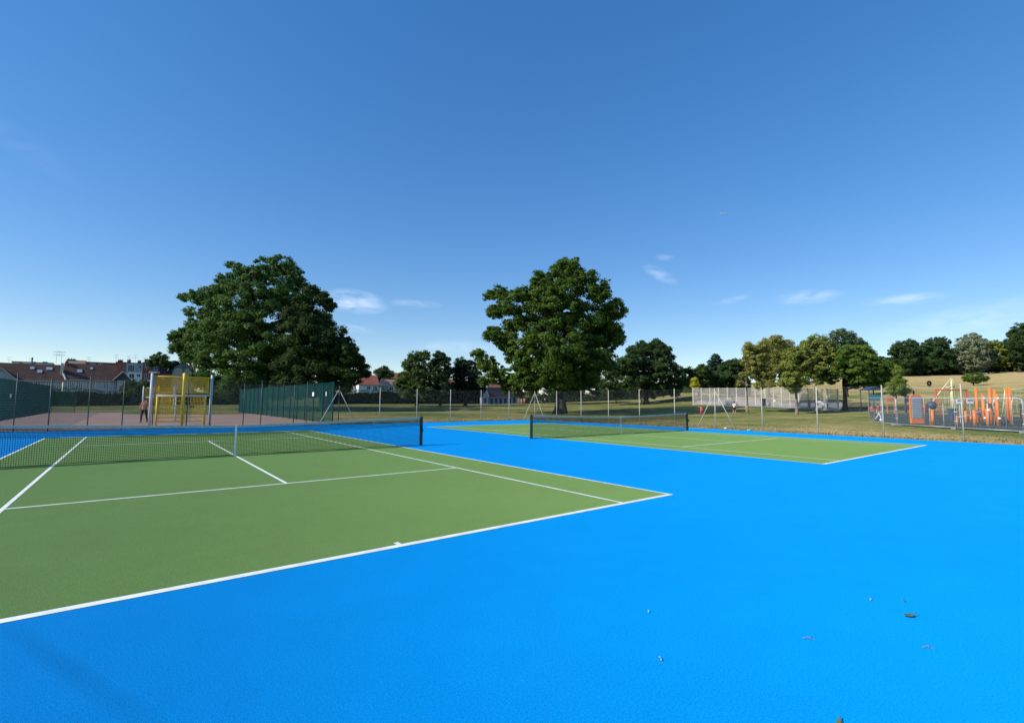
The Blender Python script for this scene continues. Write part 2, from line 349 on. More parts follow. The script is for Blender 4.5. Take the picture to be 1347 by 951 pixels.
# ------------------------------------------------------------------ chain link fences
GALV = mat('pale galvanised steel', (.50, .46, .34), .55, .2, 5, .4)
DKPOST = mat('dull dark green fence steel', (.035, .06, .05), .5, .2, 5, .4)
WIREM = mat('grey chain wire', (.25, .27, .24), .5, .2, 3, .4)
def chainlink(name, a, b, npan, h, wt_, postm, label, group=None, brace=(), pitch=.055, pr=.028, base=None, skip_first=False, wirem=None):
    a = np.array(a, float); b = np.array(b, float); L = np.linalg.norm(b-a); rz = math.atan2(b[1]-a[1], b[0]-a[0])
    r = empty(name, (a[0], a[1], 0 if base is None else base), rz, label, 'fence', group); w = L/npan
    def gz(x):
        if base is None: return 0.
        p = a+(b-a)*x/L; return tz(p[0], p[1])-base
    for i in range(1 if skip_first else 0, npan+1):
        z = gz(i*w)
        m = MB(); m.tube([(i*w, 0, z-.1), (i*w, 0, z+h)], pr*random.uniform(.95, 1.05), 10, cap=True); m.ball((i*w, 0, z+h), pr*1.15, 8, 5); m.build('post', postm, r, True)
    for i in range(npan):
        m = MB(); x0 = i*w; d = pitch*math.sqrt(2)*1.0; H = h-.08
        z0 = gz(x0); z1 = gz(x0+w)
        def P(x, z): t = (x)/w; return (x0+x, 0.0, z0+(z1-z0)*t+.04+z)
        for sgn in (1, -1):
            k = -H
            while k < w:
                xa, za = max(k, 0), max(-k, 0); ln = min(w-xa, H-za)
                if ln > .02:
                    p, q = (xa, za), (xa+ln, za+ln)
                    if sgn < 0: p, q = (w-p[0], p[1]), (w-q[0], q[1])
                    m.tube([P(*p), P(*q)], wt_, 3, cap=False)
                k += d
        for zz in (0, H*.5, H): m.tube([P(0, zz), P(w, zz)], wt_*1.6, 4, cap=False)
        m.build('wire_mesh', wirem or WIREM, r)
    for x, dirs in brace:
        for s in dirs:
            m = MB(); m.tube([(x+s*.03, 0.045, h*.92), (x+s*1.35, 0.045, 0.0)], .024, 8); m.build('stay', postm, r, True)
    return r
# along the far side: dark posts in front of the ball court, pale posts towards the corner
chainlink('chain_link_fence', (-12.1, 18.2), (9.25, 18.2), 7, 2.75, .0006, DKPOST, 'dark post chain link fence between the blue court and the red ball court', skip_first=False)
chainlink('chain_link_fence', (9.25, 18.2), (27.9, 18.2), 6, 2.68, .0006, GALV, 'pale post chain link fence behind the courts, right of the green mesh fence', brace=[(.0, (1, -1)), (18.65, (-1,))])
chainlink('chain_link_fence', (27.9, 18.2), (27.9, -18.4), 12, 2.68, .0007, GALV, 'pale post chain link fence along the right edge of the far court', brace=[(0, (1,)), (18.3, (-1, 1))], skip_first=True)

chainlink('post_and_wire_fence', (-10.25, 18.62), (7.15, 18.62), 6, 3.0, .0004, DKPOST, 'second row of slim dark posts just behind the chain link fence', pr=.026, pitch=.1)
# ------------------------------------------------------------------ green weld mesh fences of the ball court
TEAL = mat('dark green coated mesh', (.002, .075, .062), .5, .2, 3, .2)
def weldmesh(name, a, b, h, label, panels, group=None, wr=.0045):
    a = np.array(a, float); b = np.array(b, float); L = np.linalg.norm(b-a); rz = math.atan2(b[1]-a[1], b[0]-a[0]); r = empty(name, (a[0], a[1], 0), rz, label, 'fence', group); w = L/panels
    for i in range(panels+1):
        m = MB(); m.box(i*w-.03, i*w+.03, -.04, .04, -.05, h+.04); m.build('post', TEAL, r)
    for i in range(panels):
        m = MB(); x0 = i*w+.03; x1 = (i+1)*w-.03
        nv = int((x1-x0)/.05)
        for k in range(nv+1): x = x0+(x1-x0)*k/nv; m.tube([(x, -.05, .05), (x, -.05, h)], wr, 4, cap=False)
        for k in range(int(h/.2)+1): m.tube([(x0, -.05, .05+k*.2), (x1, -.05, .05+k*.2)], wr, 4, cap=False); m.tube([(x0, -.062, .05+k*.2), (x1, -.062, .05+k*.2)], wr, 4, cap=False)
        m.build('mesh_panel', TEAL, r)
    return r
weldmesh('mesh_fence', (9.0, 18.75), (9.0, 57.5), 3.05, 'tall dark green welded mesh fence on the right side of the ball court', 16, 'sides of the ball court')
weldmesh('mesh_fence', (-10.1, 20), (-10.1, 61.5), 3.15, 'tall dark green welded mesh fence at the left edge of the photo', 17, 'sides of the ball court', .0055)
weldmesh('mesh_fence', (-10.0, 62.1), (-7.9, 62.1), 3.2, 'short end return of green mesh fence in front of the hedge', 1, None, .006)
# two small white notices on the right fence
SIGNW = mat('white notice board', (.8, .8, .8), .5, .05, 5)
for y, z, w, lb in ((23.5, 2.2, .45, 'larger white notice high on the right green mesh fence'), (20.2, 2.2, .16, 'tiny white notice near the end post of the green mesh fence')):
    m = MB(); m.box(8.93, 8.938, y-w/2, y+w/2, z-.16, z+.16); tag(m.build('notice', SIGNW, bevel=.002), lb, 'notice')
m = MB(); m.box(-10.02, -10.01, 36.4, 37.0, 1.75, 2.05); tag(m.build('notice', SIGNW), 'small pale notice on the left green mesh fence', 'notice')

# ------------------------------------------------------------------ sports goal with cage and hoop
YEL = mat('yellow powder coat', (.80, .46, .01), .45, .12, 4, .4)
LGREY = mat('light grey post paint', (.55, .57, .58), .5, .12, 4, .4)
def goal(loc, rz, label, cat='sports goal'):
    r = empty('ball_court_goal', loc, rz, label, cat)
    for x in (-1.6, 1.6):
        m = MB(); m.tube([(x, 0, -.02), (x, 0, 3.3)], .075, 12); m.ball((x, 0, 3.3), .078, 10, 5, (1, 1, .6)); m.build('post', LGREY, r, True)
    m = MB(); m.tube([(-1.52, 0, 3.14), (1.52, 0, 3.14)], .035, 8); m.tube([(-1.52, 0, 2.14), (1.52, 0, 2.14)], .03, 8)
    m.tube([(-1.42, 0, 2.14), (-1.42, 0, 3.14)], .025, 8); m.tube([(1.42, 0, 2.14), (1.42, 0, 3.14)], .025, 8); m.build('upper_frame', YEL, r, True)
    m = MB()
    for k in range(72): x = -1.42+2.84*k/71; m.tube([(x, 0, 2.16), (x, 0, 3.12)], .008, 4, cap=False)
    for k in range(9): z = 2.16+.96*k/8; m.tube([(-1.42, .01, z), (1.42, .01, z)], .008, 4, cap=False)
    m.build('upper_mesh', YEL, r)
    m = MB(); m.tube([(-1.52, 0, 1.98), (1.52, 0, 1.98)], .05, 10); m.build('crossbar', LGREY, r, True)
    m = MB(); m.tube([(.02, -.85, -.02), (.02, -.85, 2.9), (.02, -.8, 3.13), (.04, -.5, 3.28), (.05, -.1, 3.33), (.05, .3, 3.3)], .085, 10); m.build('hoop_pole', YEL, r, True)
    # backboard and ring face the ball court
    m = MB(); m.tube([(.05, .3, 3.3), (.05, .72, 3.0), (.05, .73, 2.78)], .03, 8); o = m.build('ring_bracket', YEL, r, True)
    m = MB(); m.tube([(.225*math.cos(t)+.05, .95+.225*math.sin(t), 2.78) for t in np.linspace(0, 2*math.pi, 17)], .012, 6); m.build('ring', YEL, o, True)
    m = MB()                                            # recessed cage rails
    for x in (-1.3, 1.2):
        m.tube([(x, -.9, -.02), (x, -.9, 1.9)], .055, 8); m.tube([(x, -.9, 1.9), (x, 0, 1.9)], .03, 8)
    m.tube([(-1.3, -.9, 1.9), (1.2, -.9, 1.9)], .03, 8); m.build('cage_frame', YEL, r, True)
    m = MB()
    for z in (.35, .6, .85, 1.1, 1.35, 1.6): m.tube([(-1.3, -.9, z), (1.2, -.9, z)], .02, 6); m.tube([(-1.3, -.93, z), (-.02, -.93, z)], .034, 6)
    for z in (.35, .6, .85, 1.1, 1.35, 1.6):
        for x in (-1.3, 1.2): m.tube([(x, -.9, z), (x, 0, z)], .014, 6)
    for x in np.linspace(-1.2, 1.1, 30): m.tube([(x, -.885, .35), (x, -.885, 1.9)], .008, 4, cap=False)
    m.build('cage_rails', YEL, r)
    m = MB(); m.tube([(-.35, -.86, .3), (-.35, -.86, 1.9)], .035, 8); m.tube([(-.35, .0, 2.0), (-.35, 0, 2.6)], .03, 8); m.build('net_support', LGREY, r, True)
    return r
goal((-.05, 20.4, 0), 0, 'yellow and grey ball court goal with barred cage, just behind the fence')
far = goal((.2, 60.2, 0), math.pi, 'far ball court goal seen small through the yellow one')

# ------------------------------------------------------------------ foliage
BARK = mat('grey brown bark', (.075, .06, .045), .95, .3, 2.5, .1, bump=.06, bscale=7, c2=(.04, .032, .025))
PALEBARK = mat('pale sunbleached bark', (.30, .25, .18), .95, .3, 1.5, .1, bump=.03, bscale=8, c2=(.12, .10, .075))
def leaves(blobs, n, size, seed, dens=.9, gap=.35, squash=.8):
    g = np.random.default_rng(seed); B = np.array(blobs, float); area = B[:, 3]**2; area /= area.sum(); out = []
    for b, a in zip(B, area):
        nl = max(60, int(n*a)); c = b[:3]; rx = b[3]; ry = b[4]; rz_ = b[5]
        rsub = max(.16*rx+.22, size*1.4); nsub = max(8, int(9*(rx/rsub)**1.5*.55))
        u = g.normal(size=(nsub, 3)); u /= np.linalg.norm(u, axis=1)[:, None]
        rad = np.where(g.random(nsub) < .75, g.uniform(.78, 1.06, nsub), g.uniform(.2, .75, nsub))
        sc = u*rad[:, None]*np.array([rx, ry, rz_])
        srad = rsub*g.uniform(.35, 1.45, nsub)*np.where(g.random(nsub) < .2, 1.3, 1)
        idx = g.integers(0, nsub, nl); v = g.normal(size=(nl, 3)); v /= np.linalg.norm(v, axis=1)[:, None]
        rr = (g.random(nl)**.55*1.15)[:, None]
        p = c+sc[idx]+v*rr*srad[idx][:, None]*np.array([1, 1, .62])
        nrm = u[idx]*.5+v*.7+np.array([0, 0, .35])+g.normal(0, .45, (nl, 3)); nrm /= np.linalg.norm(nrm, axis=1)[:, None]
        out.append(np.hstack([p, nrm]))
    A = np.vstack(out); p = A[:, :3]; nrm = A[:, 3:]; m = len(p)
    t = g.normal(size=(m, 3)); t -= (t*nrm).sum(1)[:, None]*nrm; t /= np.linalg.norm(t, axis=1)[:, None]; s = np.cross(nrm, t)
    L = size*g.uniform(.55, 1.35, m)[:, None]; W = L*g.uniform(.5, .8, m)[:, None]; bend = nrm*L*g.uniform(-.25, .25, m)[:, None]
    V = np.stack([p-t*L*.6, p-s*W*.5+bend, p+t*L*.6, p+s*W*.5+bend], 1)
    return V
def tree(name, label, px, u, lobes, nleaf, lsize, lm, tr=.4, bark=None, base=None, seed=1, group=None, cat='tree', limbs=8, depth=.75, trunk_top=None, lean=0, flare=1.9, double=True, baregap=None):
    g = np.random.default_rng(seed); bark = bark or BARK
    x0, y0 = PXY(px, u); z0 = tz(x0, y0)-.05 if base is None else base
    r = empty(name, (x0, y0, z0), -YAW, label, cat, group)      # local x = sideways, local y = away
    pxs = [l[0]-l[2] for l in lobes]+[l[0]+l[2] for l in lobes]; mid = (min(pxs)+max(pxs))/2; H = (max(pxs)-min(pxs))/2*u/640
    def loc(P): d = np.array([P[0]-x0, P[1]-y0]); return np.array([d@Rh, d@Fh, P[2]-z0])
    B = []; main = []
    for l in lobes:
        o = (l[0]-mid)*u/640; D = math.sqrt(max(0, H*H-o*o))*depth; rr = l[2]*u/640
        if len(l) > 3: ds = [l[3]*H]
        elif D > rr*.9 and double: ds = [-D*g.uniform(.25, .95), D*g.uniform(.2, .95)]
        else: ds = [g.uniform(-.4, .4)*D]
        for k, dd in enumerate(ds):
            P = loc(PT(l[0], l[1], u+dd)); f = (u+dd)/u; B.append((*P, rr*f, rr*f*g.uniform(.9, 1.2), rr*f*g.uniform(.8, .95)))
            main.append(B[-1])
    quads('crown', leaves(B, int(nleaf*2.1), lsize*.68, seed), lm, r)
    zc = np.mean([b[2] for b in B]); zt = trunk_top if trunk_top else zc*.62
    m = MB(); zs = np.linspace(-.3, zt, 9)
    m.tube([(lean*(max(z, 0)/zt)**1.5*zt*.2+.12*tr*math.sin(z), .1*tr*math.cos(z*1.3), z) for z in zs], [tr*(1+(flare-1)*math.exp(-max(z, 0)/(tr*1.1)))*(1-.35*max(z, 0)/zt) for z in zs], 14)
    top = np.array([lean*zt*.2, 0, zt*.95])
    sel = g.permutation(len(B))[:limbs]
    for i in sel:
        b = np.array(B[i][:3]); st = top*np.array([1, 1, g.uniform(.72, 1.0)]); 
        if b[2] < st[2]*.7: continue
        midp = st*.5+b*.5+np.array([g.normal(0, .3), g.normal(0, .3), g.uniform(.0, .6)]); q1 = st*.78+b*.22+np.array([0, 0, -.15]); ln = np.linalg.norm(b-st)
        m.tube([st, q1, midp, st*.2+b*.8, b], [tr*.5, tr*.4, tr*.27, tr*.16, tr*.07], 7)
        for _ in range(3):
            e = b+g.normal(0, 1, 3)*B[i][3]*.6; m.tube([st*.2+b*.8, (b+e)/2, e], [tr*.12, tr*.08, tr*.03], 5)
    m.build('trunk', bark, r, True)
    return r

OAKL = leafmat('oak leaves', (0.042, 0.088, 0.012), (0.145, 0.222, 0.030))
PLANE = leafmat('plane leaves', (0.045, 0.105, 0.025), (0.135, 0.225, 0.045))
DARKL = leafmat('dark dense leaves', (.030, .064, .020), (.095, .155, .042))
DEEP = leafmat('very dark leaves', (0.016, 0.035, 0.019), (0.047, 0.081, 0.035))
OLIVE = leafmat('drought yellowed leaves', (.16, .18, .04), (.44, .42, .11), .5)
MIXG = leafmat('yellow green leaves', (.12, .17, .035), (.38, .41, .09), .4)
FRESH = leafmat('fresh green leaves', (.07, .135, .022), (.23, .33, .055))
SILV = leafmat('silvery leaves', (0.135, 0.176, 0.081), (0.459, 0.499, 0.297), .3)
HEDGE = leafmat('hedge leaves', (0.016, 0.038, 0.008), (0.06, 0.11, 0.018), .6)
BRIGHT = leafmat('bright yellow leaves', (0.405, 0.405, 0.027), (0.810, 0.743, 0.068))

tree('oak_tree', 'huge spreading oak with a thick bare trunk, centre of the field', 737, 72, [
 (740,356,15),(765,364,18),(715,374,18),(788,384,17),(808,407,15),(803,440,19),(697,386,12),(657,386,11),(643,389,7),(682,388,11),(652,410,11),(667,402,13),(648,439,12),(628,467,9),(641,478,12),(655,492,15),(637,502,7),
 (740,398,32),(703,420,27),(770,428,33),(730,458,38),(690,467,26),(772,474,28),(793,465,15),(702,497,20),(740,492,24),(680,497,16),(667,448,15),(770,496,17),(722,394,20),(664,512,6),(682,517,7),(757,345,7),(741,344,6),(800,480,9),(672,428,10),(730,512,10),(700,516,6),(755,508,12)],
 125000, .40, OAKL, tr=.72, base=None, seed=3, limbs=16, trunk_top=7.5, flare=1.9)
tree('plane_tree', 'broad tall leafy tree standing behind the green mesh fence', 345, 88, [
 (350,353,17),(371,350,15),(386,361,12),(314,354,9),(330,368,18),(300,372,14),(290,384,14),(260,391,11),(241,391,7),(273,388,12),(249,410,7),(285,410,21),(270,430,19),(330,400,34),(368,388,26),(300,448,34),(350,438,38),(280,458,24),(320,484,30),(271,480,14),(300,505,17),(345,498,26),(262,458,13),(396,371,8),(303,348,5),(262,440,14),(385,400,18),(365,505,18),(325,510,14),(270,497,12),(285,508,14),(262,505,8),(258,497,8),(305,515,13),(335,516,13),(365,514,14),(395,513,14),(375,462,22),(384,485,20),(362,485,18)],
 120000, .46, PLANE, tr=.7, seed=5, limbs=12)
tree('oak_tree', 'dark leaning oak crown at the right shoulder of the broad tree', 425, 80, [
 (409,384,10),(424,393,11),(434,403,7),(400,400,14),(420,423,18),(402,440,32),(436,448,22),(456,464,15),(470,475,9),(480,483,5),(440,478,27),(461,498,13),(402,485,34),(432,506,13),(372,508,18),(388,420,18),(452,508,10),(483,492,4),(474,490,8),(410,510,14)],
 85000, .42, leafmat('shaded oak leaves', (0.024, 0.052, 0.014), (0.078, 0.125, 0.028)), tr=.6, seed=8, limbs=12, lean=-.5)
tree('park_tree', 'narrow tree with a visible trunk at the left of the broad tree', 252, 100, [(231,443,9),(240,455,12),(250,468,11),(258,450,13),(243,437,7),(228,460,5),(262,470,10)], 16000, .45, PLANE, tr=.35, seed=11, limbs=5)
tree('park_tree', 'small rounded tree between the brick houses and the domed roof', 208, 165, [(205,474,8),(214,475,8),(209,470,7),(200,478,5),(220,480,5)], 7000, .6, DARKL, tr=.3, seed=12, limbs=3)
tree('park_tree', 'low dark tree beside the domed roof', 229, 170, [(228,480,6),(236,482,8),(243,484,6)], 5000, .6, DEEP, tr=.3, seed=13, limbs=3)
tree('park_tree', 'dark bush crown behind the goal cage below the white houses', 178, 118, [(172,507,8),(182,511,9),(190,506,7),(165,512,6)], 6000, .4, DARKL, tr=.2, seed=14, limbs=3)
# middle distance
tree('park_tree', 'wide airy tree in front of the middle houses', 548, 118, [(545,470,8),(556,469,9),(536,479,8),(545,490,16),(532,497,9),(556,492,16),(540,507,16),(560,507,16),(525,505,8),(568,512,9),(530,514,7),(548,520,8),(535,519,7),(562,520,8)], 26000, .48, leafmat('mid green leaves', (0.041, 0.084, 0.022), (0.149, 0.203, 0.047)), tr=.3, seed=21, limbs=6)
tree('poplar_tree', 'upright bluish green tree to the right of the airy one', 579, 116, [(578,469,8),(585,475,8),(572,478,8),(580,490,13),(576,505,14),(584,512,12),(590,487,5),(579,521,9)], 18000, .45, leafmat('blue green leaves', (0.024, 0.057, 0.024), (0.074, 0.115, 0.041)), tr=.3, seed=22, limbs=5)
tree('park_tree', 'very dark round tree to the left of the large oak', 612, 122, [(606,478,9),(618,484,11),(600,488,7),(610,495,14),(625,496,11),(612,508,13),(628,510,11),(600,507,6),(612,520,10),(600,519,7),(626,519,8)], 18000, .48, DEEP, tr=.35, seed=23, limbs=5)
tree('park_tree', 'small green tree rising behind the middle red roofs', 503, 185, [(498,489,6),(506,488,7),(512,493,6),(502,495,8)], 6000, .6, leafmat('far green leaves', (0.041, 0.074, 0.027), (0.108, 0.149, 0.047)), tr=.25, seed=24, limbs=3)
tree('park_tree', 'distant dark tree between the middle roofs and tall oak', 476, 178, [(474,491,5),(481,492,6)], 3500, .6, DARKL, tr=.25, seed=25, limbs=2)
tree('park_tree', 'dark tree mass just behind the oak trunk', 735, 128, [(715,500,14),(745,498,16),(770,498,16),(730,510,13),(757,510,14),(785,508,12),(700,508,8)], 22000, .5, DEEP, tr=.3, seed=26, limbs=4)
# right of the oak
tree('park_tree', 'large dense dark tree right of the oak', 850, 112, [(835,463,11),(848,459,11),(862,456,11),(874,463,10),(880,472,7),(828,475,10),(815,480,11),(805,490,11),(845,480,24),(870,485,18),(890,492,12),(898,502,8),(830,500,20),(800,508,12),(860,507,18),(885,510,12),(815,512,12),(843,452,5),(864,450,5)],
 60000, .45, DARKL, tr=.5, seed=31, limbs=8)
tree('park_tree', 'middle sized green tree at the left foot of the slope', 920, 120, [(915,492,9),(925,488,10),(910,502,8),(930,500,12),(918,508,9),(905,488,5)], 16000, .45, leafmat('leafy green', (0.032, 0.074, 0.016), (0.108, 0.162, 0.041)), tr=.3, seed=32, limbs=4)
tree('pine_tree', 'pointed blue green pine above the treeline', 941, 140, [(941,470,5),(937,477,6),(947,478,6),(941,486,9),(933,488,6),(950,487,6)], 9000, .45, leafmat('pine needles', (0.024, 0.061, 0.041), (0.074, 0.121, 0.074)), tr=.25, seed=33, limbs=5)
tree('park_tree', 'dark rounded tree between the pine and the yellowed trees', 960, 122, [(955,484,9),(965,480,9),(973,488,10),(950,496,10),(962,500,12),(975,504,10),(945,504,8)], 18000, .45, DARKL, tr=.3, seed=34, limbs=4)
tree('shrub', 'bright yellow bush at the foot of the slope', 914, 104, [(914,501,4),(912,507,3.5),(917,506,3),(915,511,3)], 2500, .25, BRIGHT, tr=.08, seed=35, limbs=2)
tree('park_tree', 'yellowing tree with bare pale broken limbs and thin trunk', 983, 74, [(990,462,10),(983,474,9),(996,474,12),(1003,458,10),(990,488,9),(1003,492,11),(978,492,4),(972,503,3),(1000,506,6),(985,455,5)], 15000, .30, OLIVE, tr=.16, bark=PALEBARK, seed=36, limbs=9, depth=.6, trunk_top=6)
tree('park_tree', 'tall yellowed tree behind the pale fence', 1012, 100, [(1010,452,9),(1020,450,10),(1033,455,9),(1003,462,8),(1018,466,15),(1035,470,13),(1010,484,14),(1030,488,15),(1012,503,10),(1038,503,10),(998,478,8)], 30000, .36, OLIVE, tr=.3, seed=37, limbs=8)
tree('park_tree', 'olive green tree with slender twin trunks', 1048, 70, [(1040,466,9),(1052,462,9),(1062,470,9),(1036,480,10),(1050,482,14),(1066,486,9),(1040,498,11),(1056,500,10),(1030,503,7),(1045,512,6)], 22000, .27, MIXG, tr=.19, bark=PALEBARK, seed=38, limbs=8, depth=.6)
tree('park_tree', 'green topped tree with a thin pale forked trunk', 1074, 76, [(1072,449,9),(1084,452,10),(1062,455,8),(1078,465,13),(1092,466,11),(1066,472,10),(1084,482,12),(1070,488,9),(1095,486,9),(1078,498,8)], 24000, .29, MIXG, tr=.15, bark=PALEBARK, seed=39, limbs=9, depth=.6)
tree('park_tree', 'airy bluish tree rising above the others', 1115, 120, [(1098,441,6),(1107,437,6),(1117,441,7),(1126,448,6),(1134,453,6),(1110,450,8),(1122,458,9),(1097,452,6),(1105,463,9)], 8000, .42, leafmat('airy leaves', (0.068, 0.121, 0.054), (0.176, 0.257, 0.108)), tr=.3, seed=40, limbs=8)
tree('park_tree', 'wide fresh green tree with a dark forked trunk', 1112, 75, [(1118,462,10),(1135,462,9),(1147,467,8),(1105,472,12),(1125,476,15),(1145,480,13),(1160,482,10),(1170,486,9),(1178,490,6),(1110,488,12),(1130,492,13),(1150,495,12),(1167,497,9),(1097,490,8),(1095,500,6),(1125,503,8),(1143,505,7),(1160,505,6)], 42000, .30, FRESH, tr=.32, seed=41, limbs=12, trunk_top=4.6, depth=.65)
tree('young_tree', 'young pointed light green tree by the playground', 1180, 62, [(1180,488,4),(1181,496,5),(1176,505,6),(1186,504,6),(1181,513,9),(1173,513,5),(1189,514,6),(1180,482,2)], 9000, .17, leafmat('light young leaves', (.13, .19, .03), (.34, .42, .08)), tr=.07, seed=42, limbs=3)
# hilltop trees
GH = 'trees along the top of the hill'
tree('park_tree', 'dark round tree at the left end of the hilltop row', 1200, 262, [(1185,458,10),(1196,455,9),(1175,462,6),(1190,472,15),(1205,470,12),(1178,478,9),(1203,482,12),(1188,485,9),(1212,462,6)], 26000, .85, DARKL, tr=.6, seed=51, group=GH, limbs=5)
tree('park_tree', 'broad mid green tree, second in the hilltop row', 1238, 265, [(1228,452,9),(1240,450,8),(1218,458,9),(1232,466,15),(1246,465,11),(1222,478,13),(1240,480,14),(1252,475,8),(1210,485,8)], 28000, .85, leafmat('hill green', (0.035, 0.078, 0.027), (0.101, 0.162, 0.047)), tr=.6, seed=52, group=GH, limbs=5)
tree('lime_tree', 'pale silvery domed tree in the hilltop row', 1280, 262, [(1278,446,9),(1288,449,8),(1268,452,9),(1260,462,7),(1278,462,15),(1294,462,10),(1265,474,9),(1282,478,14),(1297,476,10),(1270,484,8)], 26000, .75, SILV, tr=.6, seed=53, group=GH, limbs=4)
tree('park_tree', 'yellowish green tree right of the silvery one', 1315, 264, [(1308,456,9),(1320,458,9),(1330,466,8),(1310,470,12),(1325,476,12),(1303,480,8),(1338,478,8)], 20000, .8, MIXG, tr=.5, seed=54, group=GH, limbs=4)
tree('park_tree', 'tall dark tree at the right end of the hilltop row', 1345, 250, [(1345,434,11),(1335,440,8),(1332,452,9),(1348,450,15),(1360,440,14),(1340,465,10),(1355,470,18),(1372,460,16)], 26000, .85, DARKL, tr=.6, seed=55, group=GH, limbs=4)
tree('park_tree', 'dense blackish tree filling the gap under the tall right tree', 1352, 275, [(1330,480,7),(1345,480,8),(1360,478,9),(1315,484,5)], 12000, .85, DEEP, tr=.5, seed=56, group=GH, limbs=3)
for k, (px, py, r_, uu, lb) in enumerate([(1160,478,10,270,'dark tree peeping between the fresh green tree and the hilltop row'), (1250,484,9,280,'low dark tree behind the silvery tree on its left'), (1212,486,8,284,'low dark tree under the second hilltop tree')]):
    tree('park_tree', lb, px, uu, [(px,py,r_),(px+7,py+3,r_*.8),(px-8,py+2,r_*.8)], 9000, .85, DEEP, tr=.4, seed=60+k, group=GH, limbs=2)
tree('young_tree', 'small flat topped tree alone on the dry hillside', 1283, 150, [(1283,496,7,0),(1274,497,6,0),(1292,497,6,0),(1268,498,4,0),(1298,498,3,0),(1283,499,6,.4),(1283,498,5,-.4)], 9000, .30, FRESH, tr=.16, seed=66, limbs=6, trunk_top=2.2)

# hedges
def hedge(label, px0, u0, px1, u1, h, depth, seed, m=None, name='hedge', dens=1.0, leaf=.3, topvar=.35):
    x0, y0 = PXY(px0, u0); x1, y1 = PXY(px1, u1); L = math.hypot(x1-x0, y1-y0); rz = math.atan2(y1-y0, x1-x0); z0 = tz(x0, y0)-.1
    r = empty(name, (x0, y0, z0), rz, label, 'hedge'); g = np.random.default_rng(seed)
    zr = [tz(x0+(x1-x0)*t, y0+(y1-y0)*t)-.1-z0 for t in np.linspace(0, 1, 30)]
    ts = np.linspace(0, L, 60)
    hh = lambda x: h*(1+topvar*.25*np.sin(x*.31+seed)+topvar*.16*np.sin(x*.93+2*seed)+topvar*.1*np.sin(x*2.7))
    m_ = MB(); vs = []
    for t in ts:
        zb = float(np.interp(t/L, np.linspace(0, 1, 30), zr)); H = float(hh(t))
        for (dy, dz) in ((-depth*.38, 0), (-depth*.36, H*.85), (depth*.36, H*.85), (depth*.38, 0)): vs.append((t, dy, zb+dz))
    fs = [(i*4+k, i*4+4+k, i*4+5+k, i*4+1+k) for i in range(len(ts)-1) for k in range(3)]+[(0, 1, 2, 3), tuple((len(ts)-1)*4+k for k in (3, 2, 1, 0))]
    m_.add(vs, fs).build('branch_core', mats['hedge_core'], r)
    n = int(L*(h*2+depth)*dens*9); t = g.random(n)*L; q = g.random(n); H = hh(t); side = g.choice([-1, 1], n, p=[.72, .28]); top = q < depth/(depth+h)
    yy = np.where(top, g.uniform(-.5, .5, n)*depth, side*depth*.5+g.normal(0, .16, n)); zz = np.where(top, H+g.normal(0, .14, n), g.random(n)*H)
    zz += np.interp(t/L, np.linspace(0, 1, 30), zr)
    p = np.stack([t, yy, zz], 1); nrm = np.stack([g.normal(0, .5, n), np.where(top, 0, side)*.9, np.where(top, 1., .3)], 1)+g.normal(0, .4, (n, 3)); nrm /= np.linalg.norm(nrm, axis=1)[:, None]
    tt = g.normal(size=(n, 3)); tt -= (tt*nrm).sum(1)[:, None]*nrm; tt /= np.linalg.norm(tt, axis=1)[:, None]; s = np.cross(nrm, tt); Ls = leaf*g.uniform(.6, 1.4, n)[:, None]
    V = np.stack([p-tt*Ls*.6, p-s*Ls*.35, p+tt*Ls*.6, p+s*Ls*.35], 1); quads('foliage', V, m or HEDGE, r); return r
mat('hedge_core', (.02, .03, .012), 1, .3, 2)
hedge('long clipped dark hedge below the left terrace of houses', 60, 104, 345, 128, 3.6, 2.2, 1)
hedge('dark hedge in front of the white houses in the middle', 420, 128, 632, 158, 3.9, 2.2, 2)
hedge('unkempt dark hedge behind the oak trunk', 684, 150, 905, 158, 3.0, 3.0, 4, DARKL, dens=.8, topvar=.9)
hedge('dark undergrowth below the pine and treeline', 903, 150, 985, 128, 3.2, 3, 5, DARKL, dens=.8, topvar=.9)
hedge('dark understorey below the hilltop trees', 1160, 278, 1420, 282, 4.0, 5, 6, DEEP, dens=.35, leaf=.7, topvar=.8)
def darkline(): pass

# ------------------------------------------------------------------ houses
BRICK = mat('red brown brick', (.26, .10, .065), .9, .25, 1.2); ROOFB = mat('brown roof tiles', (.095, .050, .036), .85, .25, .8, bump=.03, bscale=5)
ROOFR = mat('red roof tiles', (.25, .085, .055), .85, .25, .8, bump=.03, bscale=5); SLATE = mat('dark slate', (.055, .058, .062), .7, .25, 1)
WHITE = mat('white render', (.74, .74, .72), .85, .08, .6); GREYW = mat('grey pebbledash', (.36, .38, .40), .9, .15, 2); FRAME = mat('white window frame', (.75, .77, .78), .6, .05, 4)
PANE = mat('dark window glass', (.035, .06, .09), .12, .3, 1.2, .6); CREAM = mat('cream trim', (.55, .53, .47), .8, .1, 2); TANR = mat('tan tiled roof', (.26, .17, .12), .85, .2, .8)
SKYL = mat('pale roof light glass', (.40, .47, .55), .15, .1, 1.5, .6); GRNR = mat('mossy green dome roof', (.10, .135, .12), .6, .25, .5); LIMEW = mat('pale green render', (.30, .33, .26), .85, .12, .6)
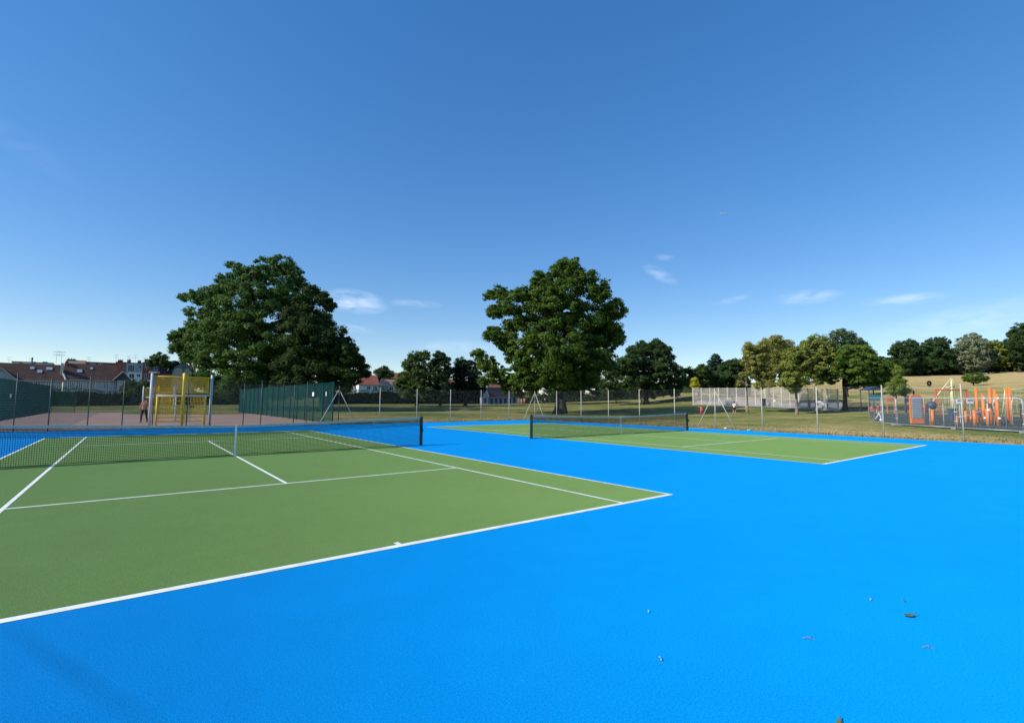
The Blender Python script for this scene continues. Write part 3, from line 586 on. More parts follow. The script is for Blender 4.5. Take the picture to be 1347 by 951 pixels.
def house(name, label, px0, px1, u, y_eave, y_ridge, depth=8., wallm=BRICK, roofm=ROOFB, roof='gable', windows=(), chimneys=(), lights=(), gables=(), group=None, y_base=None, extra=None, overhang=.35, cat='house', line=None):
    if group == 'front terrace on the left': line = (79, 130, 75)
    if group == 'taller back terrace on the left': line = (150, 170, 120)
    pc = (px0+px1)/2
    if line:
        lx, ly = PXY(line[0], line[1]); rz = -YAW-math.atan((line[2]-673.5)/640)
    else:
        lx, ly = PXY(pc, u); rz = -YAW-math.atan((pc-673.5)/640)+(0. if pc < 400 else .12+.26*min((pc-400)/250, 1))
    ex_, ey_ = math.cos(rz), math.sin(rz)
    def hit(px):                                     # where a column of the view meets the facade line
        d = raydir(px, 540); a_ = np.array([[d[0], -ex_], [d[1], -ey_]]); t_, s_ = np.linalg.solve(a_, np.array([lx-CAM[0], ly-CAM[1]])); P = CAM[:2]+d[:2]*t_; return s_, float((P-CAM[:2])@Fh), P
    s0, u, P0 = hit(pc); x0, y0 = P0; z0 = tz(x0, y0)-.6; r = empty(name, (x0, y0, z0), rz, label, cat, group); kx = (hit(pc+1)[0]-hit(pc-1)[0])/2/(u/640)
    def LX(px): return hit(px)[0]-s0
    def LZ(px, py): return PT(px, py, hit(px)[1])[2]-z0
    a, b = LX(px0), LX(px1); ze = LZ(pc, y_eave); zr = PT(pc, y_ridge, u+(depth/2 if roof != 'flat' else 0))[2]-z0
    m = MB(); m.box(a, b, 0, depth, 0, ze)
    if roof == 'gable': m.prism([(0, ze), (0, ze)], 0, 0) if False else m.add([(a, 0, ze), (a, depth, ze), (a, depth/2, zr-.12), (b, 0, ze), (b, depth, ze), (b, depth/2, zr-.12)], [(0, 2, 1), (3, 4, 5)])
    wall = m.build('wall', wallm, r)
    m = MB(); o = overhang; th = .12
    if roof == 'gable':
        dz = (zr-ze)*o/(depth/2)
        for (ya, za, yb, zb) in ((-o, ze-dz, depth/2, zr), (depth+o, ze-dz, depth/2, zr)):
            m.add([(a-.1, ya, za), (b+.1, ya, za), (b+.1, yb, zb), (a-.1, yb, zb), (a-.1, ya, za+th), (b+.1, ya, za+th), (b+.1, yb, zb+th), (a-.1, yb, zb+th)], [(0, 1, 2, 3), (7, 6, 5, 4), (0, 4, 5, 1), (1, 5, 6, 2), (3, 7, 4, 0)])
    elif roof == 'hip':
        k = min(depth/2, (b-a)/2*.95)
        m.add([(a-o, -o, ze), (b+o, -o, ze), (b+o, depth+o, ze), (a-o, depth+o, ze), (a+k, depth/2, zr), (b-k, depth/2, zr)], [(0, 1, 5, 4), (1, 2, 5), (2, 3, 4, 5), (3, 0, 4), (0, 3, 2, 1)])
    elif roof == 'front':                       # gable end faces the field
        mx_ = (a+b)/2; dzz = .0
        m.prism([(a-o, ze-.2), (mx_, zr), (b+o, ze-.2), (b+o, ze-.05), (mx_, zr+.18), (a-o, ze-.05)], -o, depth)
        MBw = MB(); MBw.prism([(a, ze+.003), (b, ze+.003), (mx_, zr-.05)], .0, depth); MBw.build('gable_wall', wallm, r)
    else:
        m.box(a-.15, b+.15, -.15, depth+.15, ze, ze+.25)
    ro = m.build('roof', roofm, r)
    m = MB(); m.box(a-.1, b+.1, -o-.06, -o, ze-.18, ze-.02)
    if roof in ('gable', 'hip'): m.build('gutter', CREAM, r)
    for w in windows:                            # (px centre, y top, y bottom, width px[, panes])
        px, ya, yb, wp = w[:4]; npn = w[4] if len(w) > 4 else 2; wx = wp*u/640*kx; c = LX(px); zt, zb = LZ(px, ya), LZ(px, yb)
        yo = -.05
        m = MB(); t = .09
        m.box(c-wx/2, c+wx/2, yo-.05, yo+.045, zt-t, zt); m.box(c-wx/2, c+wx/2, yo-.08, yo+.045, zb, zb+t)
        for k in range(npn+1):
            xx = c-wx/2+(wx-t)*k/npn; m.box(xx, xx+t, yo-.047, yo+.045, zb+t+.001, zt-t-.001)
        f = m.build('window', FRAME, r)
        m = MB(); m.box(c-wx/2+.03, c+wx/2-.03, yo-.01, yo+.03, zb+t*.6, zt-t*.6); m.build('pane', PANE, f)
    for (px, yt, yb, wp, cm) in chimneys:
        wx = wp*u/640*kx; c = LX(px); m = MB(); yd = depth/2
        zt, zb = PT(px, yt, u+yd)[2]-z0, PT(px, yb, u+yd)[2]-z0
        m.box(c-wx/2, c+wx/2, yd-.5, yd+.5, zb-.6, zt); m.box(c-wx/2-.06, c+wx/2+.06, yd-.56, yd+.56, zt+.002, zt+.12); ch = m.build('chimney', cm, ro)
        m = MB()
        for s in np.linspace(-.3, .3, 3): m.tube([(c+s*wx, yd, zt+.12), (c+s*wx, yd, zt+.5)], [.13, .1], 8)
        m.build('chimney_pot', ROOFR, ch)
    for (px, py, wp, hp) in lights:              # roof windows lying in the front slope
        c = LX(px); f = ((LZ(px, py)-ze)/max(zr-ze, .1)); f = min(max(f*1.04, .12), .85); L = math.hypot(depth/2, zr-ze); ax = np.array([0, depth/2, zr-ze])/L; nr_ = np.array([0, -(zr-ze), depth/2])/L
        ctr = np.array([c, 0, ze])+ax*f*L+nr_*(th+.02); wx = wp*u/640*kx/2; hx = hp*u/640*.9
        vs = [ctr+np.array([s, 0, 0])*wx+ax*t*hx+nr_*q for q in (0, .08) for s, t in ((-1, -1), (1, -1), (1, 1), (-1, 1))]
        m = MB(); m.add(vs, [(3, 2, 1, 0), (4, 5, 6, 7), (0, 1, 5, 4), (1, 2, 6, 5), (2, 3, 7, 6), (3, 0, 4, 7)]); m.build('roof_light', SKYL, ro)
    for (pa, pb, py_apex, py_base, gm) in gables:   # cross gables with white barge boards
        ga, gb = LX(pa), LX(pb); gm_ = (ga+gb)/2; za = LZ((pa+pb)/2, py_apex); zb = LZ((pa+pb)/2, py_base)
        m = MB(); m.prism([(ga+.15, zb), (gb-.15, zb), (gm_, za-.15)], -1.2, depth/2); g1 = m.build('gable', gm, r)
        m = MB()
        for s, e in ((ga, gm_), (gb, gm_)):
            m.add([(s, -1.5, zb-.15), (e, -1.5, za), (e, depth/2, za), (s, depth/2, zb-.15), (s, -1.5, zb), (e, -1.5, za+.16), (e, depth/2, za+.16), (s, depth/2, zb)], [(0, 1, 2, 3), (7, 6, 5, 4), (0, 4, 5, 1), (2, 6, 7, 3), (0, 3, 7, 4)])
        m.build('gable_roof', roofm, g1)
        m = MB()
        for s, e in ((ga, gm_), (gb, gm_)): m.bar((s, -1.54, zb-.08), (e, -1.54, za+.05), .2)
        m.build('barge_board', CREAM, g1)
    if extra: extra(r, LX, LZ, depth)
    return r
def aerial(px, u, yt, yb, label, s=1.0):
    p = PT(px, yt, u); zb = PT(px, yb, u)[2]; m = MB(); m.tube([(0, 0, 0), (0, 0, p[2]-zb)], .035*s, 6)
    H = p[2]-zb
    for k, zz in enumerate((H-.05, H-.9)):
        m.tube([(-.8*s, 0, zz), (.8*s, 0, zz)], .025*s, 5)
        for q in np.linspace(-.7, .7, 7): m.tube([(q*s, 0, zz-.28*s), (q*s, 0, zz+.28*s)], .015*s, 4)
    o = m.build('tv_aerial', mats['aluminium'] if 'aluminium' in mats else mat('aluminium', (.42, .45, .48), .4, .1, 4, .5, .6)); o.location = (p[0], p[1], zb); o.rotation_euler = (0, 0, -YAW+.4)
    return tag(o, label, 'aerial', 'roof aerials on the left terraces')
G1 = 'front terrace on the left'
house('terrace_house', 'brown roofed terrace house at the left edge with three roof lights', -60, 79, 130, 499.8, 478.5, 9, GREYW, ROOFB, 'gable', [(46,502,511,10,4),(62,502,512,8,3),(73,502,512,8,3),(25,502,511,10,4)], [], [(37,484.5,6,2.6),(47.5,489,7,3),(60,485.3,9,3)], [(-26,20,484.5,500,GREYW)], G1,
      extra=lambda r, LX, LZ, d: (MB().box(LX(75.3), LX(79.2), 1.7, 2.6, LZ(77, 500), LZ(77, 477.0)).build('chimney', CREAM, r), MB().bar((LX(79.2), 1.6, LZ(79, 491)), (LX(83.2), -.5, LZ(83, 499.6)), .28).build('parapet', CREAM, r)))
house('terrace_house', 'brown roofed terrace house with timbered gable at its right end', 80.5, 150, 130, 500, 480, 9, GREYW, ROOFB, 'gable', [(91,501.5,511,10,4),(102,501.5,511,8,3),(117,501.5,511,11,4),(136,501.5,511.5,9,4)], [(83,478.5,484,4,BRICK)], [(101,488.5,6.5,3),(117,485,4,2)], [(144.5,170.5,489,500.5,SLATE)], G1,
      extra=lambda r, LX, LZ, d: (lambda m: m.build('bay_wall', GREYW, r))(MB().box(LX(151), LX(166), -1.1, 6, 0, LZ(158, 500.6))))
# windows of the bay, as their own small bay object of the same house are above; back row
G2 = 'taller back terrace on the left'
house('terrace_house', 'flat topped white dormered house peeping over the left roof ridge', 10, 64, 176, 477.2, 475, 8, WHITE, SLATE, 'flat', [(22,475.8,479,6,2),(39,475.8,479,7,2),(54,475.8,479,7,3)], [(35,472.5,477,1.6,SLATE)], group=G2)
house('terrace_house', 'low tan tiled roof between the left aerials and the dormers', 84, 108, 178, 480, 474.6, 8, BRICK, TANR, 'gable', [], [(88,473.6,477,12,SLATE)], group=G2)
house('terrace_house', 'dark dormered house with two white windows left of the brick chimney stack', 108, 148, 172, 477.5, 476, 8, BRICK, SLATE, 'flat', [(117,478,481.5,7,2),(127.5,478,481.5,6,2)], group=G2)
house('terrace_house', 'plain brick chimney house between the dormers and the grey dormer', 148.5, 160.5, 168, 477, 475.5, 5, mat('orange brick', (.34, .13, .08), .9, .2, 1.2), SLATE, 'flat', [], [(154,474.6,477,7,BRICK)], group=G2)
house('terrace_house', 'house with a grey dormer above a white painted lower floor', 161.5, 184, 166, 478, 476.2, 8, GREYW, SLATE, 'flat', [(168.5,480,489,8.5,3),(180,479.5,485.5,4.5,2),(170,491.5,498,7,2),(179,492,496,5,2)], [(166,475,478,5,BRICK),(180,475.5,478,5,BRICK)], group=G2,
      extra=lambda r, LX, LZ, d: (lambda m: m.build('rendered_floor', WHITE, r))(MB().box(LX(164), LX(183.5), -.04, .0, LZ(172, 502), LZ(172, 489.8))))
house('terrace_house', 'red brick house with white windows and a small white balcony', 184.5, 205, 166, 477.5, 475.8, 8, BRICK, SLATE, 'flat', [(189,480,485,4,2),(201.5,480,487,5,2),(189.5,492,498,5,2)], [(190.5,473.8,477.5,7,SLATE)], group=G2,
      extra=lambda r, LX, LZ, d: (lambda m: m.build('balcony', WHITE, r))(MB().box(LX(192), LX(206), -1.6, -.06, LZ(199, 491), LZ(199, 488.8)).box(LX(186), LX(199), -1.2, -.06, LZ(199, 502.5), LZ(199, 500))))
house('terrace_house', 'dark brown hipped house left of the domed roof', 205, 225, 160, 493, 477.6, 7, mat('dark timber wall', (.10, .06, .05), .9, .2, 1), mat('dark brown tiles', (.085, .05, .045), .85, .2, 1), 'gable', [(212,495,499,5,2)], [], gables=[(216,228,478.5,488,SLATE)], group=G2)
# round topped building behind the goal
def dome(r, LX, LZ, d):
    m = MB(); a, b = LX(223.5), LX(252.8); c = (a+b)/2; w = (b-a)/2; z0 = LZ(238, 489); H = LZ(238, 479)-z0; n = 12
    poly = [(c+w*math.cos(t), z0+H*math.sin(t)) for t in np.linspace(0, math.pi, n+1)]
    m.prism(poly, -.2, d); o = m.build('barrel_roof', GRNR, r)
    for px in (231, 245):
        q = MB(); cc = LX(px); ww = 5*140/640; q.prism([(cc-ww, LZ(px, 494))]+[(cc-ww*math.cos(t), LZ(px, 488)+ww*.8*math.sin(t)) for t in np.linspace(0, math.pi, 7)]+[(cc+ww, LZ(px, 494))], -.28, -.21); q.build('arched_panel', LIMEW, r)
house('domed_building', 'green barrel roofed building above the yellow goal', 223.5, 252.8, 150, 489, 488, 6, LIMEW, GRNR, 'flat', [], extra=dome, cat='building')
for k, (px, uu, yt, yb, lb) in enumerate([(75,134,462.5,478,'taller left aerial of the pair beside the cream chimney'), (81.5,134,463,478,'right aerial of the pair beside the cream chimney'), (12,176,470,477,'single aerial above the far left roof'), (117,172,470,477,'aerial above the two white dormer windows'), (153,168,467,475,'aerial on the plain brick chimney stack'), (170,166,469,477,'aerial above the grey dormer'), (178.5,166,467,476,'aerial right of the grey dormer'), (190,166,470,475,'aerial on the red brick house'), (41,176,471.5,477,'short aerial above the white dormer')]):
    aerial(px, uu, yt, yb, lb, .8 if k > 1 else 1.0)
# middle houses
G3 = 'white houses in the middle distance'
house('white_house', 'white rendered house with red brown roof beside the dark oak', 471, 498, 150, 505.8, 494, 8, WHITE, ROOFR, 'gable', [(484,508,513,5,2),(492.5,508,514,6,3)], [(497,492.5,497,3,CREAM)], group=G3)
house('white_house', 'pale house with grey hipped roof behind the tallest pale post', 499, 511, 152, 506.5, 497.5, 7, GREYW, SLATE, 'hip', [(503,508,514,4,2),(508,508,514,3,2)], group=G3)
house('white_house', 'long pale house with tan roof running behind the airy tree', 508, 546, 156, 507.5, 500, 8, WHITE, TANR, 'gable', [(514,509,514,5,2),(522,510,515,4,2),(530,510,515,5,2),(539,510,515,5,2)], group=G3)
house('brick_house', 'dark red roofed house higher up behind the pale houses', 500, 531, 190, 497, 490.5, 8, BRICK, ROOFR, 'gable', [(520,498,501,3,2)], [(510,488.5,492,2.5,BRICK)], group=G3)
house('brick_house', 'house end with brown roof partly hidden by the dark oak', 452, 473, 152, 508, 500, 8, CREAM, ROOFB, 'gable', [(462,509,514,5,2)], group=G3)
house('white_house', 'white house with red roof between the upright and very dark trees', 588, 606, 160, 508, 499, 8, WHITE, ROOFR, 'gable', [(597,510,513,4,2)], group=G3)
house('brick_house', 'red roofed house seen above the dark park pavilion', 642, 672, 178, 509, 502, 7, WHITE, ROOFR, 'gable', [(655,510,512.5,4,2)], [(660,500.5,504,2.5,WHITE)], group=G3)
house('brick_house', 'brown brick building under the oak crown behind the people', 690, 716, 172, 522, 511, 9, mat('dull brown brick', (.15, .09, .06), .9, .2, 1), mat('rust brown roof', (.17, .10, .07), .9, .2, .8), 'hip', [(697,523.5,528,4,2),(708,523.5,528,5,2)])
DOORB = mat('dark blue door', (.02, .035, .12), .5, .15, 3)
def pav(r, LX, LZ, d):
    for px in (641.5, 646.5, 652.5, 658.5, 664.5, 670.5, 676.5):
        q = MB(); c = LX(px); q.box(c-.5, c+.5, -.09, -.03, .32, LZ(px, 524)); q.build('door', DOORB, r)
    q = MB(); q.prism([(LX(632), .3), (LX(641), .3), (LX(641), LZ(636, 521)), (LX(636.5), LZ(636, 510.5)), (LX(632), LZ(636, 521))], -1.0, 5); g = q.build('gable_wing', GREYW, r)
    q = MB(); q.bar((LX(631.5), -1.08, LZ(636, 521.5)), (LX(636.5), -1.08, LZ(636, 510)), .2); q.bar((LX(641.5), -1.08, LZ(636, 521.5)), (LX(636.5), -1.08, LZ(636, 510)), .2); q.build('barge_board', FRAME, g)
    q = MB(); q.box(LX(635), LX(638), -1.08, -1.02, .9, LZ(636, 524)); q.build('door', DOORB, g)
house('park_pavilion', 'low park pavilion with black roof and a row of blue doors', 637, 681, 158, 522.5, 510.5, 8, mat('bluish white wall', (.42, .45, .50), .8, .1, 1), mat('black felt roof', (.012, .013, .018), .85, .2, 1), 'gable', extra=pav, cat='pavilion')

# ------------------------------------------------------------------ pale fenced court on the right
CONC = mat('pale concrete posts', (.68, .63, .52), .85, .12, 3); PMESH = mat('weathered pale mesh', (.58, .54, .48), .7, .15, 1)
a = GP(912, 96); b = GP(1007, 88); c_ = GP(1103, 74)
def cagefence(a, b, n, label, wt_=.0105):
    A = np.array(a[:2]); Bp = np.array(b[:2]); L = np.linalg.norm(Bp-A); rz = math.atan2(*(Bp-A)[::-1]); r = empty('court_cage_fence', (A[0], A[1], a[2]), rz, label, 'fence')
    h = 3.35; w = L/n; za = 0; zb = b[2]-a[2]
    for i in range(n+1):
        z = zb*i/n; m = MB(); m.box(i*w-.07, i*w+.07, -.07, .07, z-.4, z+h); m.box(i*w-.05, i*w+.05, -.05, .05, z+h+.002, z+h+.04); m.build('post', CONC, r)
    d = .07*1.414; m_ = None
    for i in range(n):
        m = MB(); H = h-.1
        for sgn in (1, -1):
            k = -H
            while k < w:
                xa, zz = max(k, 0), max(-k, 0); ln = min(w-xa, H-zz)
                if ln > .03:
                    p, q = (xa, zz), (xa+ln, zz+ln)
                    if sgn < 0: p, q = (w-p[0], p[1]), (w-q[0], q[1])
                    m.tube([(i*w+p[0], -.08, zb*(i+p[0]/w)/n+.05+p[1]), (i*w+q[0], -.08, zb*(i+q[0]/w)/n+.05+q[1])], wt_, 3, cap=False)
                k += d
        for zz in (.03, H*.45, H): m.tube([(i*w, -.09, zb*i/n+zz), (i*w+w, -.09, zb*(i+1)/n+zz)], .022, 5, cap=False)
        m.build('mesh_panel', PMESH, r)
    return r
cagefence(a, b, 8, 'pale mesh fence with concrete posts, left half behind the thin tree')
cagefence(b+Vector((.12, -.1, 0)), c_, 8, 'pale mesh fence with concrete posts, right half behind the twin trunk trees')
a2 = GP(925, 118); c2 = GP(1125, 96)
HARD = mat('grey hard court', (.30, .27, .25), .9, .15, .5, c2=(.36, .33, .29))
mb = MB(); NN = 14; rows = []
for j in range(9):
    t = j/8
    for i in range(NN+1):
        s = i/NN; P0 = a.lerp(c_, s); P1 = a2.lerp(c2, s); P = P0.lerp(P1, t); rows.append((P.x, P.y, tz(P.x, P.y)+.06))
mb.add(rows, [(j*(NN+1)+i, j*(NN+1)+i+1, (j+1)*(NN+1)+i+1, (j+1)*(NN+1)+i) for j in range(8) for i in range(NN)]); tag(mb.build('hard_court_surface', HARD, smooth=True), kind='structure')
# path and railing behind the trees
PATHM = mat('pale park path', (.36, .33, .29), .9, .15, .7)
def strip(name, m, pts, w, lift=.03):
    mb = MB(); vs = []
    for i, p in enumerate(pts):
        q = pts[min(i+1, len(pts)-1)]-pts[max(i-1, 0)]; nrm = Vector((-q.y, q.x, 0)).normalized()
        for s in (-1, 1): v = p+nrm*s*w/2; vs.append((v.x, v.y, tz(v.x, v.y)+lift))
    mb.add(vs, [(2*i, 2*i+2, 2*i+3, 2*i+1) for i in range(len(pts)-1)]); return tag(mb.build(name, m), kind='structure')
strip('path', PATHM, [GP(px, u) for px, u in [(1104, 78), (1120, 77), (1135, 76), (1150, 75), (1180, 74)]], 3.0)
RAILM = mat('black railing paint', (.02, .022, .025), .5, .2, 4)
p0 = GP(1108, 79); p1 = GP(1146, 77); L = (p1-p0).length; r = empty('railing', p0, math.atan2(p1.y-p0.y, p1.x-p0.x), 'black iron railing beside the path behind the forked tree', 'railing')
m = MB(); dz = p1.z-p0.z
for i in range(46): x = L*i/45; m.tube([(x, 0, dz*i/45-.1), (x, 0, dz*i/45+1.05)], .022, 5)
m.build('bars', RAILM, r); m = MB(); m.tube([(0, 0, .95), (L, 0, dz+.95)], .03, 6); m.tube([(0, 0, .15), (L, 0, dz+.15)], .03, 6); m.build('rail', RAILM, r)
p0 = GP(1180, 70); p1 = GP(1420, 56); L = (p1-p0).length; r = empty('railing', p0, math.atan2(p1.y-p0.y, p1.x-p0.x), 'long low dark railing behind the playground equipment', 'railing')
m = MB(); dz = p1.z-p0.z; NB = int(L/.16)
for i in range(NB+1): x = L*i/NB; m.tube([(x, 0, dz*i/NB-.1), (x, 0, dz*i/NB+1.1)], .014, 4, cap=False)
m.build('bars', RAILM, r); m = MB(); m.tube([(0, 0, 1.0), (L, 0, dz+1.0)], .025, 6); m.tube([(0, 0, .15), (L, 0, dz+.15)], .025, 6); m.build('rail', RAILM, r)

# ------------------------------------------------------------------ playground
SAFE = mat('dark green safety surfacing', (.028, .045, .036), .95, .2, 1.5)
mb = MB(); rows = []; q = [(1150, 41.5, 62), (1185, 35.8, 60), (1260, 32, 56), (1347, 29.2, 52), (1450, 26.5, 48)]
for px, ua, ub in q:
    for t in np.linspace(0, 1, 8): P = GP(px, ua+(ub-ua)*t); rows.append((P.x, P.y, P.z+.015))
mb.add(rows, [(i*8+j, (i+1)*8+j, (i+1)*8+j+1, i*8+j+1) for i in range(4) for j in range(7)]); tag(mb.build('playground_surface', SAFE), kind='structure')
HGALV = mat('zinc tube', (.55, .57, .57), .4, .12, 5, .5, .3); HW = mat('thin zinc wire', (.33, .36, .36), .5, .1, 5, .4)
RUBF = mat('grey rubber fence foot', (.22, .22, .21), .9, .2, 6)
def heras(p, q, label):
    L = (q-p).length; r = empty('temporary_fence_panel', p, math.atan2(q.y-p.y, q.x-p.x), label, 'fence panel', 'temporary fence panels round the playground'); dz = q.z-p.z
    m = MB(); L0, L1 = .06, L-.06; z0 = .12; H = 2.02
    m.tube([(L0, 0, z0-.1), (L0, 0, H-.1), (L0+.1, 0, H), (L1-.1, 0, H+dz), (L1, 0, H-.1+dz), (L1, 0, z0-.1+dz)], .021, 8); m.tube([(L0, 0, z0), (L1, 0, z0+dz)], .021, 8)
    m.tube([((L0+L1)/2, 0, z0+dz/2), ((L0+L1)/2, 0, H+dz/2)], .012, 6); m.build('frame', HGALV, r, True)
    m = MB(); n = int((L1-L0)/.07)
    for i in range(1, n): x = L0+(L1-L0)*i/n; m.tube([(x, .005, z0+dz*i/n), (x, .005, H+dz*i/n)], (.0032), 3, cap=False)
    for k in range(1, 9): z = z0+(H-z0)*k/9; m.tube([(L0, -.005, z), (L1, -.005, z+dz)], (.0032), 3, cap=False)
    m.build('wire_infill', HW, r)
    m = MB(); m.box(L-.14, L+.14, -.33, .33, -.01+dz, .13+dz); m.build('foot', RUBF, r, bevel=.02)
    m = MB(); m.box(L-.09, L+.09, -.04, .04, 1.1+dz, 1.16+dz); m.box(L-.09, L+.09, -.04, .04, .5+dz, .56+dz); m.build('clip', HGALV, r)
HP = [GP(1142, 40.5), GP(1179, 35.3), GP(1257, 31.6), GP(1347, 28.4), GP(1450, 26)]
for i, lb in enumerate(['leftmost short temporary fence panel, ends the playground enclosure', 'temporary fence panel in front of the orange arched board', 'temporary fence panel in front of the orange climbing posts', 'temporary fence panel cut by the right edge of the photo']): heras(HP[i], HP[i+1], lb)

ORA = mat('orange play post paint', (.80, .20, .03), .45, .12, 4, .4); PGREY = mat('grey play panel', (.25, .30, .36), .5, .1, 4, .4); DBLUE = mat('dark blue plastic', (.035, .06, .12), .5, .15, 4, .4)
ROPE = mat('grey rope', (.34, .33, .31), .9, .1, 8); WHT = mat('white plastic', (.8, .8, .8), .5, .05, 5); WOOD = mat('pale play board', (.55, .42, .24), .7, .15, 3); DGRY = mat('dark climbing board', (.09, .09, .11), .7, .15, 3)
REDP = mat('red play steel', (.55, .06, .045), .5, .12, 4, .4); YELP = mat('pale yellow play steel', (.74, .70, .38), .5, .12, 4, .4); TEALP = mat('teal play panel', (.03, .22, .22), .5, .12, 4); PURP = mat('purple play post', (.10, .06, .25), .5, .12, 4)
def PG(px, yb, u): P = PT(px, yb, u); return P
# arched board
p = GP(1206, 38); r = empty('arched_play_board', p, -YAW, 'orange framed arched board with a grey slatted face', 'play panel')
w, h = .50, 2.3; m = MB(); out = [(-w, 0), (w, 0), (w, h-.35)]+[(w*math.cos(t), h-.35+.35*math.sin(t)) for t in np.linspace(0, math.pi, 11)[1:-1]]+[(-w, h-.35)]; m.prism(out, 0, .10); m.build('frame', ORA, r, bevel=.01)
iw = w-.12; m = MB(); out = [(-iw, .42), (iw, .42), (iw, h-.48)]+[(iw*math.cos(t), h-.48+.33*math.sin(t)) for t in np.linspace(0, math.pi, 9)[1:-1]]+[(-iw, h-.48)]; m.prism(out, -.03, -.003); m.build('board', PGREY, r)
m = MB()
for k in range(9): z = .55+k*.17; m.box(-iw+.03, iw-.03, -.055, -.033, z, z+.05)
m.build('slats', mat('pale slat', (.42, .46, .50), .5, .1, 4), r)
m = MB(); m.box(-w+.02, w-.02, -.05, -.004, .04, .38); m.build('base_panel', ORA, r)
# talk tube / wheel
p = GP(1226, 35.5); r = empty('play_wheel_post', p, -YAW, 'orange post carrying a dark blue play wheel beside the arched board', 'play equipment')
m = MB(); m.tube([(0, 0, 0), (0, 0, 1.15)], .1, 12); m.tube([(.12, .2, 0), (.12, .2, .7)], .07, 10); m.build('post', ORA, r, True)
m = MB(); m.tube([(-.17, 0, 0), (-.17, 0, 1.5)], .035, 8); m.tube([(.9, .1, 0), (.9, .1, 1.6)], .035, 8); m.build('pole', ROPE, r, True)
m = MB(); m.tube([(0, -.12, 1.48), (0, .12, 1.48)], .27, 16); m.ball((0, -.1, 1.48), .2, 12, 7, (1, .6, 1)); m.tube([(0, 0, 1.3), (0, 0, 1.95)], .06, 8); m.build('wheel', DBLUE, r, True)
m = MB(); m.tube([(0, 0, 1.6), (.5, .1, 1.35), (.9, .1, 1.45)], .03, 6); m.build('arm', WOOD, r)
m = MB(); m.tube([(1.0, .3, 0), (1.0, .3, .55)], .09, 10); tag(m.build('stub_post', ORA), 'short thin orange stub post right of the play wheel', 'play post').location = p
# climbing structure
def toppost(parent, px, yt, yb, name='post', cap=True, org=None, r_=.10):
    B = PT(px, yb, 10); d = raydir(px, yb); d /= (d[0]*Fh[0]+d[1]*Fh[1])
    lo, hi = 24., 70.
    u = 36.
    for _ in range(60):                                    # where the line of sight meets the ground
        P = CAM+d*u; g = tz(P[0], P[1])
        u += (P[2]-g)*3.0 if True else 0
        u = min(max(u, lo), hi)
    P = CAM+d*u; zt = PT(px, yt, u)[2]; g = tz(P[0], P[1]); loc = np.array([P[0], P[1], g])-np.array(org)
    m = MB(); H = zt-g; m.tube([loc, loc+np.array([0, 0, H])], r_, 12); m.ball(loc+np.array([0, 0, H]), r_, 10, 5, (1, 1, .5)); o = m.build(name, ORA, parent, True)
    return loc, H, o
org = GP(1300, 33.5); r = empty('playground_climber', org, 0, 'cluster of tall orange climbing posts joined by ropes and boards', 'climbing frame')
PP = {}
for k, (px, yt, yb) in dict(b=(1282.6,540,560), c=(1286.6,511,556), d=(1289.5,540,556), e=(1295.3,519,558.7), f=(1300,538,560.4), g=(1304.8,510.5,557), h=(1311,513,555), i=(1313.7,519,560.4)).items():
    PP[k] = toppost(r, px, yt, yb, org=org)
def between(parent, A, ha, B, hb, mt, nm, rr=.018, sag=.0):
    A = PP[A][0]+np.array([0, 0, ha]); B = PP[B][0]+np.array([0, 0, hb]); m = MB(); m.tube([A*(1-t)+B*t+np.array([0, 0, -sag*4*t*(1-t)]) for t in np.linspace(0, 1, 7)], rr, 6); return m.build(nm, mt, parent)
for A, ha, B, hb in (('c', 2.3, 'g', 2.3), ('c', 1.35, 'e', 1.2), ('e', 1.6, 'g', 1.3), ('e', .9, 'i', .9), ('g', 1.7, 'h', 1.7), ('h', 1.2, 'i', 1.0), ('c', .6, 'g', .5), ('f', .8, 'i', 1.3), ('b', .9, 'e', 1.1)): between(r, A, ha, B, hb, ROPE, 'rope', .016, .08)
def board(parent, A, B, z0, z1, mt, nm):
    A = PP[A][0]; B = PP[B][0]; m = MB(); d = (B-A)[:2]; d /= np.linalg.norm(d); n = np.array([-d[1], d[0]])*.03
    vs = [(*(q[:2]+s*n), q[2]+z) for z in (z0, z1) for q, s in ((A, -1), (B, -1), (B, 1), (A, 1))]; m.add(vs, [(3, 2, 1, 0), (4, 5, 6, 7), (0, 1, 5, 4), (1, 2, 6, 5), (2, 3, 7, 6), (3, 0, 4, 7)]); return m.build(nm, mt, parent)
board(r, 'f', 'g', 1.3, 1.62, WOOD, 'board'); board(r, 'g', 'h', 1.35, 1.6, WOOD, 'board'); board(r, 'b', 'd', .75, .95, WHT, 'step')
A = PP['c'][0]+np.array([0, 0, 1.0]); Bq = PP['f'][0]+np.array([-.1, 0, .05]); m = MB(); sd_ = np.array([.2, .12, 0]); m.add([A-sd_, A+sd_, Bq+sd_, Bq-sd_, A-sd_+[0, 0, .05], A+sd_+[0, 0, .05], Bq+sd_+[0, 0, .05], Bq-sd_+[0, 0, .05]], [(0, 1, 2, 3), (7, 6, 5, 4), (0, 4, 5, 1), (1, 5, 6, 2), (2, 6, 7, 3), (3, 7, 4, 0)]); m.build('slide_board', DGRY, r)
for k, z in (('e', .5), ('i', .55), ('f', 1.15), ('e', 2.0), ('i', 2.0)):
    m = MB(); m.ball(PP[k][0]+np.array([-.08, -.08, z]), .10, 10, 6); m.build('foothold', WHT, r, True)
org2 = GP(1329, 33.5); r = empty('playground_climber', org2, 0, 'pair of tall orange posts with a net between grey rings, right of the cluster', 'climbing frame')
PP['j'] = toppost(r, 1326.8, 511.5, 555.2, org=org2); PP['k'] = toppost(r, 1331.2, 510.5, 557.5, org=org2)
